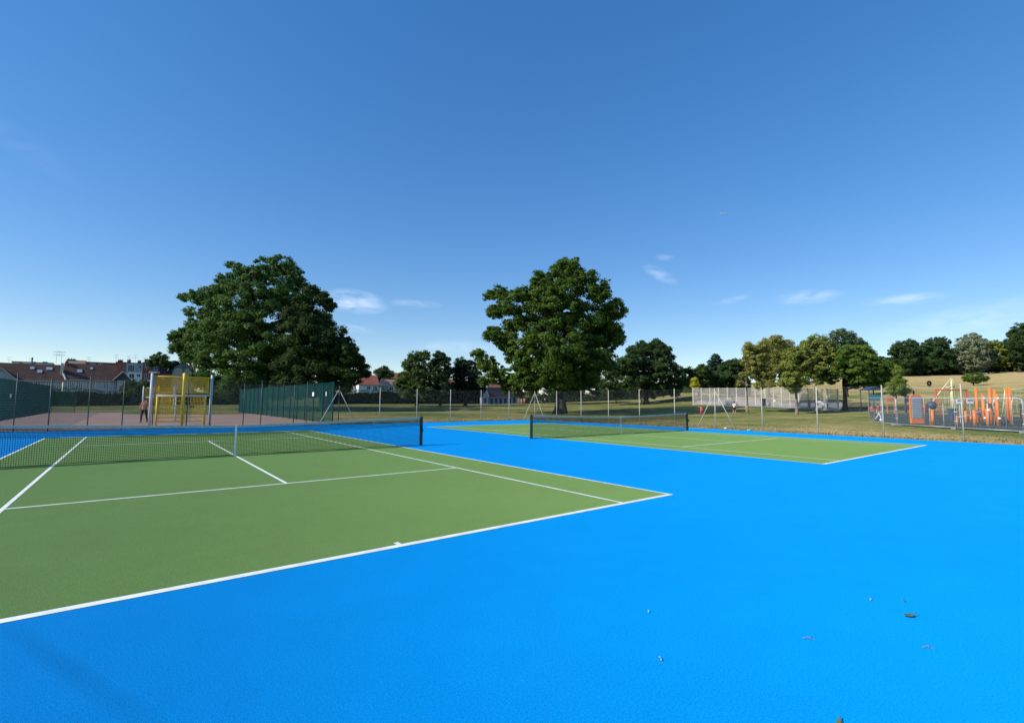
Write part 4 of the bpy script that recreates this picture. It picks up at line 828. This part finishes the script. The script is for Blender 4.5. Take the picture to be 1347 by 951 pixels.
for z in np.arange(.3, 2.0, .2): between(r, 'j', z, 'k', z, ROPE, 'rung', .02)
org3 = GP(1320, 37); r = empty('hoop_climber', org3, -YAW, 'grey steel hoop arch behind the tall orange posts', 'climbing frame')
for x0, lbl in ((-.3, 'hoop'), (1.1, 'hoop')):
    m = MB(); m.tube([(x0-.45, 0, 0), (x0-.45, 0, 1.7), (x0-.3, 0, 2.05), (x0, 0, 2.2), (x0+.3, 0, 2.05), (x0+.45, 0, 1.7), (x0+.45, 0, 0)], .03, 8); m.build(lbl, HGALV, r, True)
m = MB(); m.tube([(-.75, 0, 1.2), (1.55, 0, 1.2)], .02, 6); m.tube([(-.3, 0, 2.2), (1.1, 0, 2.2)], .02, 6); m.build('rail', HGALV, r)
for px, yt, yb, lb in ((1344.7,531.5,557,'single medium orange post at the right edge'), (1271,541,557,'short orange post left of the climbing cluster'), (1259.7,547,560,'short orange post behind the pale fence post'), (1277,547,553,'tiny orange stub beside the white balance bar')):
    e = empty('play_post', (0, 0, 0), 0, lb, 'play post'); L0, H, o = toppost(e, px, yt, yb, org=(0, 0, 0), r_=.09 if yt < 545 else .07)
    e.location = tuple(L0); o.location = tuple(-L0); PP[px] = (L0, H, o)
m = MB(); A = PP[1259.7][0]+np.array([0, 0, .62]); Bq = PP[1271][0]+np.array([.9, -.6, .72]); m.tube([A, Bq], .035, 8); tag(m.build('balance_bar', WHT, smooth=True), 'white horizontal balance bar between the short orange posts', 'balance bar')
m = MB(); m.box(-.24, .24, -.24, .24, 0, 1.0); m.box(-.27, .27, -.27, .27, 1.002, 1.09); m.box(-.17, .17, -.255, -.242, .72, .86); o = tag(m.build('litter_bin', DBLUE, bevel=.02), 'dark litter bin behind the fence clips left of the climbing posts', 'bin'); o.location = GP(1253, 43); o.rotation_euler = (0, 0, -YAW)
# small white signs
for px, py, uu, s, lb in ((1262.5,528,40,.25,'white sign above the short orange post behind the pale fence post'), (1276,527.5,46,.32,'pale framed sign between the red swing and orange posts')):
    P = PT(px, py, uu); g = tz(P[0], P[1]); r = empty('playground_sign', (P[0], P[1], g), -YAW, lb, 'sign'); z = P[2]-g
    m = MB(); m.box(-s, s, -.02, .02, z-s*.75, z+s*.75); m.build('board', WHT, r); m = MB(); m.tube([(0, .05, 0), (0, .05, z+s*.7)], .03, 8); m.build('post', HGALV, r)
    m = MB(); m.box(-s*.8, s*.8, -.027, -.022, z-s*.1, z+s*.5); m.build('panel', PGREY, r)
# swings
def swing(px0, px1, yt, u, mt, label, legs='A', seats=2, splay=.9):
    P0 = PT(px0, yt, u); P1 = PT(px1, yt, u); g = tz((P0[0]+P1[0])/2, (P0[1]+P1[1])/2); r = empty('swing_frame', (P0[0], P0[1], g), -YAW, label, 'swing'); L = (px1-px0)*u/640; H = P0[2]-g
    m = MB(); m.tube([(-.1, 0, H), (L+.1, 0, H)], .06, 8); m.build('top_bar', mt, r, True)
    for x in (0, L):
        for s in (-1, 1): m = MB(); m.tube([(x, 0, H), (x+s*splay*.45, s*splay, 0)], .05, 8); m.build('leg', mt, r, True)
        m = MB(); m.tube([(x-splay*.2, -splay*.45, H*.55), (x+splay*.2, splay*.45, H*.55)], .03, 6); m.build('brace', mt, r)
    for k in range(seats):
        x = L*(k+1)/(seats+1); m = MB(); m.box(x-.24, x+.24, -.09, .09, .5, .54)
        s_ = m.build('seat', DGRY, r); m = MB(); [m.tube([(x+q, 0, .53), (x+q, 0, H)], .012, 5) for q in (-.2, .2)]; m.build('chain', HGALV, s_)
    return r
swing(1231, 1271, 513, 52, REDP, 'red swing frame behind the play wheel')
swing(1322, 1356, 512.5, 50, YELP, 'yellow swing frame behind the right orange posts')
# tall pale yellow A frame (cableway tower)
P = PT(1251, 498, 60); g = tz(P[0], P[1]); r = empty('cableway_tower', (P[0], P[1], g), -YAW, 'tall pale yellow triangular tower rising above the playground', 'play equipment'); H = P[2]-g
m = MB(); m.tube([(0, 0, 0), (0, 0, H)], .09, 8); m.tube([(.28, .6, 0), (.05, .1, H)], .07, 8); m.build('mast', YELP, r, True)
m = MB(); m.tube([(0, 0, H), (-1.35, 0, H-1.5), (-2.6, 0, H-3.0)], .06, 8); m.build('strut', YELP, r, True)
m = MB(); m.tube([(-.75, 0, H-1.05), (.35, 0, H-1.05)], .07, 8); m.build('crosspiece', YELP, r, True)
m = MB(); m.tube([(.35, 0, H-1.05), (.1, 0, H)], .06, 8); m.build('strut', YELP, r, True)
# tyre on slope
P = GP(1222, 148); P2 = PT(1222, 500.5, 148); m = MB(); m.tube([(.62*math.cos(t), 0, .62*math.sin(t)) for t in np.linspace(0, 2*math.pi, 21)], .26, 8); o = tag(m.build('tyre', mat('black tyre rubber', (.015, .015, .016), .8, .2, 4), smooth=True), 'black tyre standing on the dry hillside', 'tyre'); o.location = (P2[0], P2[1], P.z+1.0); o.rotation_euler = (0, 0, -YAW+.3)
# coloured play unit behind the young tree
P = GP(1153, 66); r = empty('play_tower', P, -YAW, 'low play tower with teal panel and blue posts left of the young tree', 'play equipment')
for x in (-.9, .9):
    for y in (0, 1.6): m = MB(); m.tube([(x, y, 0), (x, y, 3.1)], .07, 8); m.build('post', DBLUE, r, True)
m = MB(); m.box(-.83, .83, -.03, .03, 1.5, 2.4); m.build('panel', TEALP, r); m = MB(); m.box(-.83, .83, .04, 1.56, 1.2, 1.28); m.build('deck', DGRY, r); m = MB(); m.prism([(-1.1, 3.0), (0, 3.5), (1.1, 3.0)], -.1, 1.7); m.build('canopy', DBLUE, r)
P = GP(1198, 62); r = empty('play_tower', P, -YAW, 'play tower with purple posts right of the young tree', 'play equipment')
for x in (-.6, .5): m = MB(); m.tube([(x, 0, 0), (x, 0, 2.9)], .1, 8); m.build('post', PURP, r, True)
m = MB(); m.box(-.5, .4, -.03, .03, 1.4, 2.2); m.build('panel', PURP, r); m = MB(); m.tube([(.5, 0, 2.2), (1.2, -.4, 1.2), (1.6, -.6, .2)], .18, 8); m.build('slide', REDP, r, True)
P = GP(1172, 63); m = MB(); m.box(-.5, .5, -.04, .04, 1.5, 2.1); r = empty('play_board', P, -YAW, 'small orange play panel half hidden by the young tree', 'play panel'); m.build('board', ORA, r)
for x in (-.45, .45): m = MB(); m.tube([(x, 0, 0), (x, 0, 2.2)], .05, 8); m.build('post', ORA, r)

# ------------------------------------------------------------------ people
SKIN = mat('skin', (.52, .30, .20), .6, .08, 8); SKIND = mat('tanned skin', (.40, .20, .12), .6, .08, 8)
HAIRD = mat('dark hair', (.03, .02, .015), .8, .2, 20)
def cloth(nm, c): return mat(nm, c, .9, .12, 12, .1)
def skinmesh(name, verts, edges, radii, m, parent, root=0, sub=2):
    me = bpy.data.meshes.new(name); me.from_pydata(verts, edges, []); me.update(); o = bpy.data.objects.new(name, me); C.objects.link(o); o.parent = parent; me.materials.append(m)
    sk = o.modifiers.new('skin', 'SKIN'); sk.use_smooth_shade = True
    lay = me.skin_vertices[0].data if me.skin_vertices else None
    if lay is None:
        bpy.context.view_layer.update()
        import bmesh
        bm = bmesh.new(); bm.from_mesh(me); bm.verts.layers.skin.verify(); bm.to_mesh(me); bm.free(); lay = me.skin_vertices[0].data
    for i, r_ in enumerate(radii):
        lay[i].radius = (r_, r_) if isinstance(r_, (int, float)) else r_; lay[i].use_root = (i == root)
    s_ = o.modifiers.new('subsurf', 'SUBSURF'); s_.levels = sub; s_.render_levels = sub
    return o
def person(px, u, label, h=1.72, top=(.7, .7, .7), bottom=(.03, .03, .04), rz=0., arms=((.1, .05), (-.1, .05)), stride=.18, skin=None, bend=0., longtrousers=True, base=None, topname=None, loc=None, hand_up=False, group=None, crouch=0.):
    skin = skin or SKIN; P = GP(px, u) if loc is None else Vector(loc); r = empty('person', P, -YAW+rz, label, 'person', group); k = h/1.75
    c = crouch
    def T(x, y, z): return (x*k, (y-bend*max(0, z-.95)*.8)*k, (z-c*(z/1.75)*.9 if z > .5 else z)*k)
    aL = (-.30, -.02, .98) if not hand_up else (-.36, -.1, 1.82); eL = (-.27, .02, 1.2) if not hand_up else (-.33, -.02, 1.58)
    V = [T(0, 0, .93), T(0, 0, 1.12), T(0, 0, 1.36), T(0, 0, 1.50), T(0, -.01, 1.56), T(0, -.015, 1.66), T(0, -.01, 1.73),
         T(-.18, 0, 1.43), T(*eL), T(*aL), T(.18, 0, 1.43), T(.26, .03+.0, 1.18), T(.27, -.14, .96),
         T(-.10, 0, .86), T(-.11, -stride*.5, .48), T(-.11, -stride*.55, .09), T(-.11, -stride*.55-.15, .03), T(.10, 0, .86), T(.11, stride*.3, .48), T(.11, stride*.9, .09), T(.11, stride*.9-.15, .03),
         T(0, -.11, 1.645)]
    Ed = [(0, 1), (1, 2), (2, 3), (3, 4), (4, 5), (5, 6), (2, 7), (7, 8), (8, 9), (2, 10), (10, 11), (11, 12), (0, 13), (13, 14), (14, 15), (15, 16), (0, 17), (17, 18), (18, 19), (19, 20)]
    Rr = [.13, .12, .13, .055, .075, .09, .05, .05, .038, .03, .05, .038, .03, .085, .055, .038, .03, .085, .055, .038, .03]
    hands = []
    for w_, pr in ((9, 8), (12, 11)):                          # fingers and thumb
        a_ = np.array(V[w_]); d = a_-np.array(V[pr]); d /= np.linalg.norm(d); s = np.array([0, 1., 0]); b = len(V)-1
        for q, ln in ((-.03, .07), (-.01, .085), (.01, .08), (.03, .065)):
            V.insert(-1, tuple(a_+d*.05*k+s*q*k)); V.insert(-1, tuple(a_+d*(.05+ln)*k+s*q*1.1*k+np.array([.01, 0, 0]))); i = len(V)-3; Ed += [(w_, i), (i, i+1)]; Rr += [.011, .008]
        V.insert(-1, tuple(a_+d*.03*k+s*-.055*k)); V.insert(-1, tuple(a_+d*.07*k+s*-.075*k)); i = len(V)-3; Ed += [(w_, i), (i, i+1)]; Rr += [.012, .009]
    V = V[:-1]
    rad = [x*k for x in Rr]; rad[0] = (.15*k, .105*k); rad[1] = (.13*k, .095*k); rad[2] = (.16*k, .105*k)
    body = skinmesh('body', V, Ed, rad, skin, r)
    hx = np.array(V[5]); m = MB(); m.ball(hx+np.array([0, .02, .035])*k, .112*k, 12, 8, (.92, 1.02, 1.0)); m.build('hair', HAIRD, r, True).data
    m = MB(); m.ball(hx+np.array([0, -.098, 0])*k, .02*k, 6, 5, (.8, 1.2, 1.4)); m.build('nose', skin, body, True)
    m = MB(); [m.ball(hx+np.array([s*.035, -.088, .022])*k, .011*k, 6, 5) for s in (-1, 1)]; m.build('eyes', HAIRD, body)
    m = MB(); m.box(*(hx[0]-.022*k, hx[0]+.022*k), *(hx[1]-.098*k, hx[1]-.086*k), *(hx[2]-.052*k, hx[2]-.044*k)); m.build('mouth', cloth('lips', (.35, .12, .10)), body)
    tm = cloth(topname or 'top %.2f %.2f %.2f' % top, top)
    if top != skin:
        tv = [V[0], V[1], V[2], tuple(np.array(V[3])*.9+np.array(V[2])*.1), V[7], V[8], V[10], V[11]]
        skinmesh('shirt', [tuple(np.array(tv[0])+np.array([0, 0, .0])), *tv[1:]], [(0, 1), (1, 2), (2, 3), (2, 4), (4, 5), (2, 6), (6, 7)], [(.165*k, .12*k), (.15*k, .115*k), (.175*k, .12*k), .065*k, .068*k, .055*k, .068*k, .055*k], tm, r)
    bm_ = cloth('bottom %.2f %.2f %.2f' % bottom, bottom)
    if longtrousers: bv = [V[0], V[13], V[14], V[15], V[17], V[18], V[19]]; be = [(0, 1), (1, 2), (2, 3), (0, 4), (4, 5), (5, 6)]; br = [(.165*k, .12*k), .1*k, .072*k, .055*k, .1*k, .072*k, .055*k]
    else:
        bv = [V[0], V[13], tuple(np.array(V[13])*.15+np.array(V[14])*.85), V[17], tuple(np.array(V[17])*.15+np.array(V[18])*.85)]; be = [(0, 1), (1, 2), (0, 3), (3, 4)]; br = [(.165*k, .12*k), .105*k, .085*k, .105*k, .085*k]
    skinmesh('trousers' if longtrousers else 'shorts', bv, be, br, bm_, r)
    for i in (15, 19):
        f = np.array(V[i]); m = MB(); m.ball(f+np.array([0, -.07, -.045])*k, .15*k, 10, 6, (.38, 1.0, .36)); m.build('shoe', cloth('dark shoe', (.04, .04, .04)), r, True)
    return r
person(190, 36.6, 'man in a pinkish top and dark trousers walking by the goal', 1.75, (.42, .19, .13), (.012, .013, .016), rz=.3, stride=.35, skin=SKIND)
person(966, 71, 'person in a white shirt and black shorts right of the braced post', 1.78, (.80, .80, .80), (.012, .012, .014), rz=2.0, longtrousers=False)
person(922.5, 68, 'child in bright red bending with one arm raised near the braced post', 1.25, (.80, .07, .06), (.75, .08, .07), rz=-.8, hand_up=True, bend=.25, stride=.3)
person(844.5, 108, 'person in a white top on the slope beside a dark seated figure', 1.7, (.8, .8, .8), (.10, .06, .05), rz=.5)
person(849, 107, 'dark clothed person stooping beside the person in white', 1.35, (.05, .045, .045), (.04, .035, .035), rz=-.9, bend=.7, crouch=.1)
person(810.5, 118, 'lone dark dressed person far off between two fence posts', 1.7, (.05, .03, .03), (.03, .02, .02), rz=1.2)
person(685.8, 140, 'person in a pale orange top left of the fence corner, far off', 1.8, (.75, .42, .28), (.70, .40, .28), rz=.2, group='people near the pavilion')
person(689.6, 138, 'person in a red orange top, right one of the far pair', 1.85, (.70, .18, .10), (.60, .16, .10), rz=-.3, group='people near the pavilion')
person(717, 136, 'person in a white top and dark trousers just left of the oak trunk', 1.8, (.8, .8, .78), (.02, .02, .03), rz=.9)
person(1155.5, 43.5, 'child in a red top with white socks behind the temporary fence', 1.42, (.72, .06, .04), (.60, .60, .60), rz=.4, stride=.5)
person(1146.5, 47, 'smaller child in a dull red top at the left fence panel', 1.3, (.5, .06, .06), (.05, .06, .09), rz=-.6)
person(1158, 78, 'far person in dark clothes by the play tower', 1.7, (.06, .06, .08), (.04, .04, .05), rz=0.3) if False else None
P = GP(1158.5, 41.5); m = MB(); m.ball((0, 0, .12), .13, 14, 9); o = tag(m.build('football', WHT, smooth=True), 'white football on the playground near the child in red', 'ball'); o.location = P
# picnic things below the oak
for px, uu, lb in ((704.5, 142, 'left white folding table near the pavilion'), (709.5, 141, 'right white folding table near the oak trunk')):
    r = empty('folding_table', GP(px, uu), -YAW, lb, 'table', 'white folding tables'); m = MB(); m.box(-.6, .6, -.35, .35, .70, .74); m.build('tabletop', WHT, r)
    for sx in (-.5, .5):
        for sy in (-.28, .28): m = MB(); m.tube([(sx, sy, 0), (sx, sy, .7)], .02, 6); m.build('leg', HGALV, r)
# bins / notices at the pale fence
m = MB(); m.box(-.35, .35, -.2, .2, .0, 1.35); m.box(-.4, .4, -.25, .25, 1.352, 1.42); o = tag(m.build('utility_cabinet', mat('dark grey cabinet', (.04, .042, .055), .6, .15, 3), bevel=.02), 'dark cabinet standing against the pale fence', 'cabinet'); P = GP(1004.5, 86.5); o.location = P; o.rotation_euler = (0, 0, -YAW)
for px, py, uu, w, hh, mt, lb in ((1051, 531, 79, .22, .28, WHT, 'white notice on the pale fence behind the twin trunks'), (1077.5, 528.5, 76.5, .3, .17, WHT, 'wide white notice on the pale fence, left of a pair'), (1083, 530.5, 76, .2, .28, WHT, 'white notice on the pale fence, right of a pair'), (1064.5, 531, 78, .18, .6, mat('faded red notice', (.55, .22, .2), .7, .1, 3), 'faded red notice on the pale fence between the tree trunks'), (1018.6, 527, 86.3, .2, .2, WHT, 'tiny white notice on a concrete fence post')):
    P = PT(px, py, uu-.6); m = MB(); m.box(-w, w, -.02, .02, -hh, hh); o = tag(m.build('notice', mt), lb, 'notice', 'notices on the pale fence'); o.location = P; o.rotation_euler = (0, 0, -YAW-.15)
# thin marker stakes by the bare tree
m = MB(); m.tube([(0, 0, -.1), (0, 0, 1.25)], .05, 8); o = tag(m.build('stake', mat('orange white stake', (.75, .45, .28), .8, .1, 2), smooth=True), 'pale orange stake left of the thin bare trunk', 'stake'); o.location = GP(981.3, 75.5)

# ------------------------------------------------------------------ things lying on the courts
LEAFM = mat('fallen olive leaf', (.22, .22, .05), .7, .3, 30, c2=(.10, .12, .03)); TWIG = mat('reddish twig', (.30, .24, .17), .8, .2, 40)
def fallen(px, py, L, rot, label, m_=None, curl=.12):
    d = raydir(px, py); P = CAM+d*((.012-CAM[2])/d[2]); m = MB(); n = 8; vs = []
    for i in range(n+1):
        t = i/n; w = L*.24*math.sin(math.pi*min(t*1.05, 1))**.8+.001; z = curl*L*(2*t-1)**2
        for s in (-1, 0, 1): vs.append((L*(t-.5), s*w, z+abs(s)*w*.35))
    m.add(vs, [(i*3+k, i*3+3+k, i*3+4+k, i*3+1+k) for i in range(n) for k in range(2)]); m.tube([(L*.5, 0, curl*L), (L*.72, .01, curl*L+.01)], .0025, 5)
    o = m.build('fallen_leaf', m_ or LEAFM, smooth=True); so = o.modifiers.new('thick', 'SOLIDIFY'); so.thickness = .0012
    o.location = (P[0], P[1], .006); o.rotation_euler = (0, 0, rot); return tag(o, label, 'leaf', 'fallen leaves and twigs on the blue court')
fallen(1196, 809, .10, -.55, 'largest olive dry leaf on the blue court at the lower right')
fallen(1104, 949, .06, .2, 'olive leaf cut by the bottom edge of the photo')
fallen(870, 866, .022, .9, 'tiny pale curled leaf at the middle of the near blue', mat('pale dry leaf', (.5, .45, .28), .8, .2, 30))
fallen(1190, 790, .02, .3, 'tiny dark leaf just beyond the largest one', mat('dark dry leaf', (.10, .07, .05), .8, .2, 30))
fallen(1145, 788, .015, -.3, 'tiny pale fleck left of the largest leaf', mats['pale dry leaf'])
fallen(853, 804, .016, .1, 'tiny yellowish fleck left on the open blue court', mats['pale dry leaf'])
def twig(px, py, L, rot, label):
    d = raydir(px, py); P = CAM+d*((.01-CAM[2])/d[2]); m = MB(); m.tube([(-L/2, 0, .006), (-.1*L, .015, .012), (.2*L, 0, .006), (L/2, -.012, .006)], [.002, .002, .0016, .001], 6); m.tube([(.1*L, .003, .008), (.22*L, .03, .014)], .002, 5)
    o = m.build('twig', TWIG, smooth=True); o.location = (P[0], P[1], .001); o.rotation_euler = (0, 0, rot); return tag(o, label, 'twig', 'fallen leaves and twigs on the blue court')
twig(1221, 851, .075, -.75, 'reddish bent twig below the largest leaf'); twig(1064, 839, .08, -.8, 'thin pale twig left of the largest leaf'); 
def scrap(px, py, s, c, label):
    d = raydir(px, py); P = CAM+d*((.02-CAM[2])/d[2]); g = np.random.default_rng(int(px)); m = MB(); m.ball((0, 0, s*.5), s, 8, 5, (1.3, 1, .6)); m.v = [(x+g.normal(0, s*.2), y+g.normal(0, s*.2), max(z+g.normal(0, s*.15), 0)) for x, y, z in m.v]
    o = m.build('litter_scrap', mat('scrap %d' % px, c, .7, .1, 20)); o.location = (P[0], P[1], 0.0); return tag(o, label, 'litter', 'litter along the fence')
scrap(954.5, 564, .10, (.7, .7, .68), 'crumpled white scrap at the fence foot right of the braced post'); scrap(985, 566.5, .11, (.12, .55, .50), 'crumpled teal scrap at the fence foot')

# ------------------------------------------------------------------ aircraft
d = raydir(950.5, 281.3); P = CAM+d/np.linalg.norm(d)*3300; r = empty('airliner', tuple(P), -YAW+.25, 'small white airliner high in the blue sky', 'aeroplane'); PLN = mat('white aircraft paint', (.85, .85, .85), .35, .03, .2, .5)
m = MB(); m.tube([(-20, 0, 0), (-17, 0, .1), (-13, 0, 0), (10, 0, 0), (16, 0, .3), (20, 0, .9)], [.3, 1.5, 2.0, 2.0, 1.2, .3], 12); fus = m.build('fuselage', PLN, r, True)
for s in (-1, 1):
    m = MB(); m.add([(-4, s*1.5, -.6), (3, s*1.5, -.6), (7.5, s*18, .8), (5.5, s*18, .8), (-4, s*1.5, -.2), (3, s*1.5, -.2), (7.5, s*18, 1), (5.5, s*18, 1)], [(0, 1, 2, 3), (7, 6, 5, 4), (0, 4, 5, 1), (1, 5, 6, 2), (2, 6, 7, 3), (3, 7, 4, 0)]); w_ = m.build('wing', PLN, r)
    m = MB(); m.tube([(-3.6, s*6, -1.7), (0, s*6, -1.7)], [1.1, .8], 10); m.build('engine', PLN, w_, True)
    m = MB(); m.add([(15, s*.8, .8), (18.5, s*.8, .8), (20, s*6.5, 1.2), (18.6, s*6.5, 1.2), (15, s*.8, 1), (18.5, s*.8, 1), (20, s*6.5, 1.4), (18.6, s*6.5, 1.4)], [(0, 1, 2, 3), (7, 6, 5, 4), (0, 4, 5, 1), (1, 5, 6, 2), (2, 6, 7, 3), (3, 7, 4, 0)]); m.build('tailplane', PLN, r)
m = MB(); m.add([(13.5, -.15, 1.4), (19, -.15, 1.4), (20.5, -.15, 7.2), (18.2, -.15, 7.2), (13.5, .15, 1.4), (19, .15, 1.4), (20.5, .15, 7.2), (18.2, .15, 7.2)], [(0, 1, 2, 3), (7, 6, 5, 4), (0, 4, 5, 1), (1, 5, 6, 2), (2, 6, 7, 3), (3, 7, 4, 0)]); m.build('tail_fin', PLN, r)
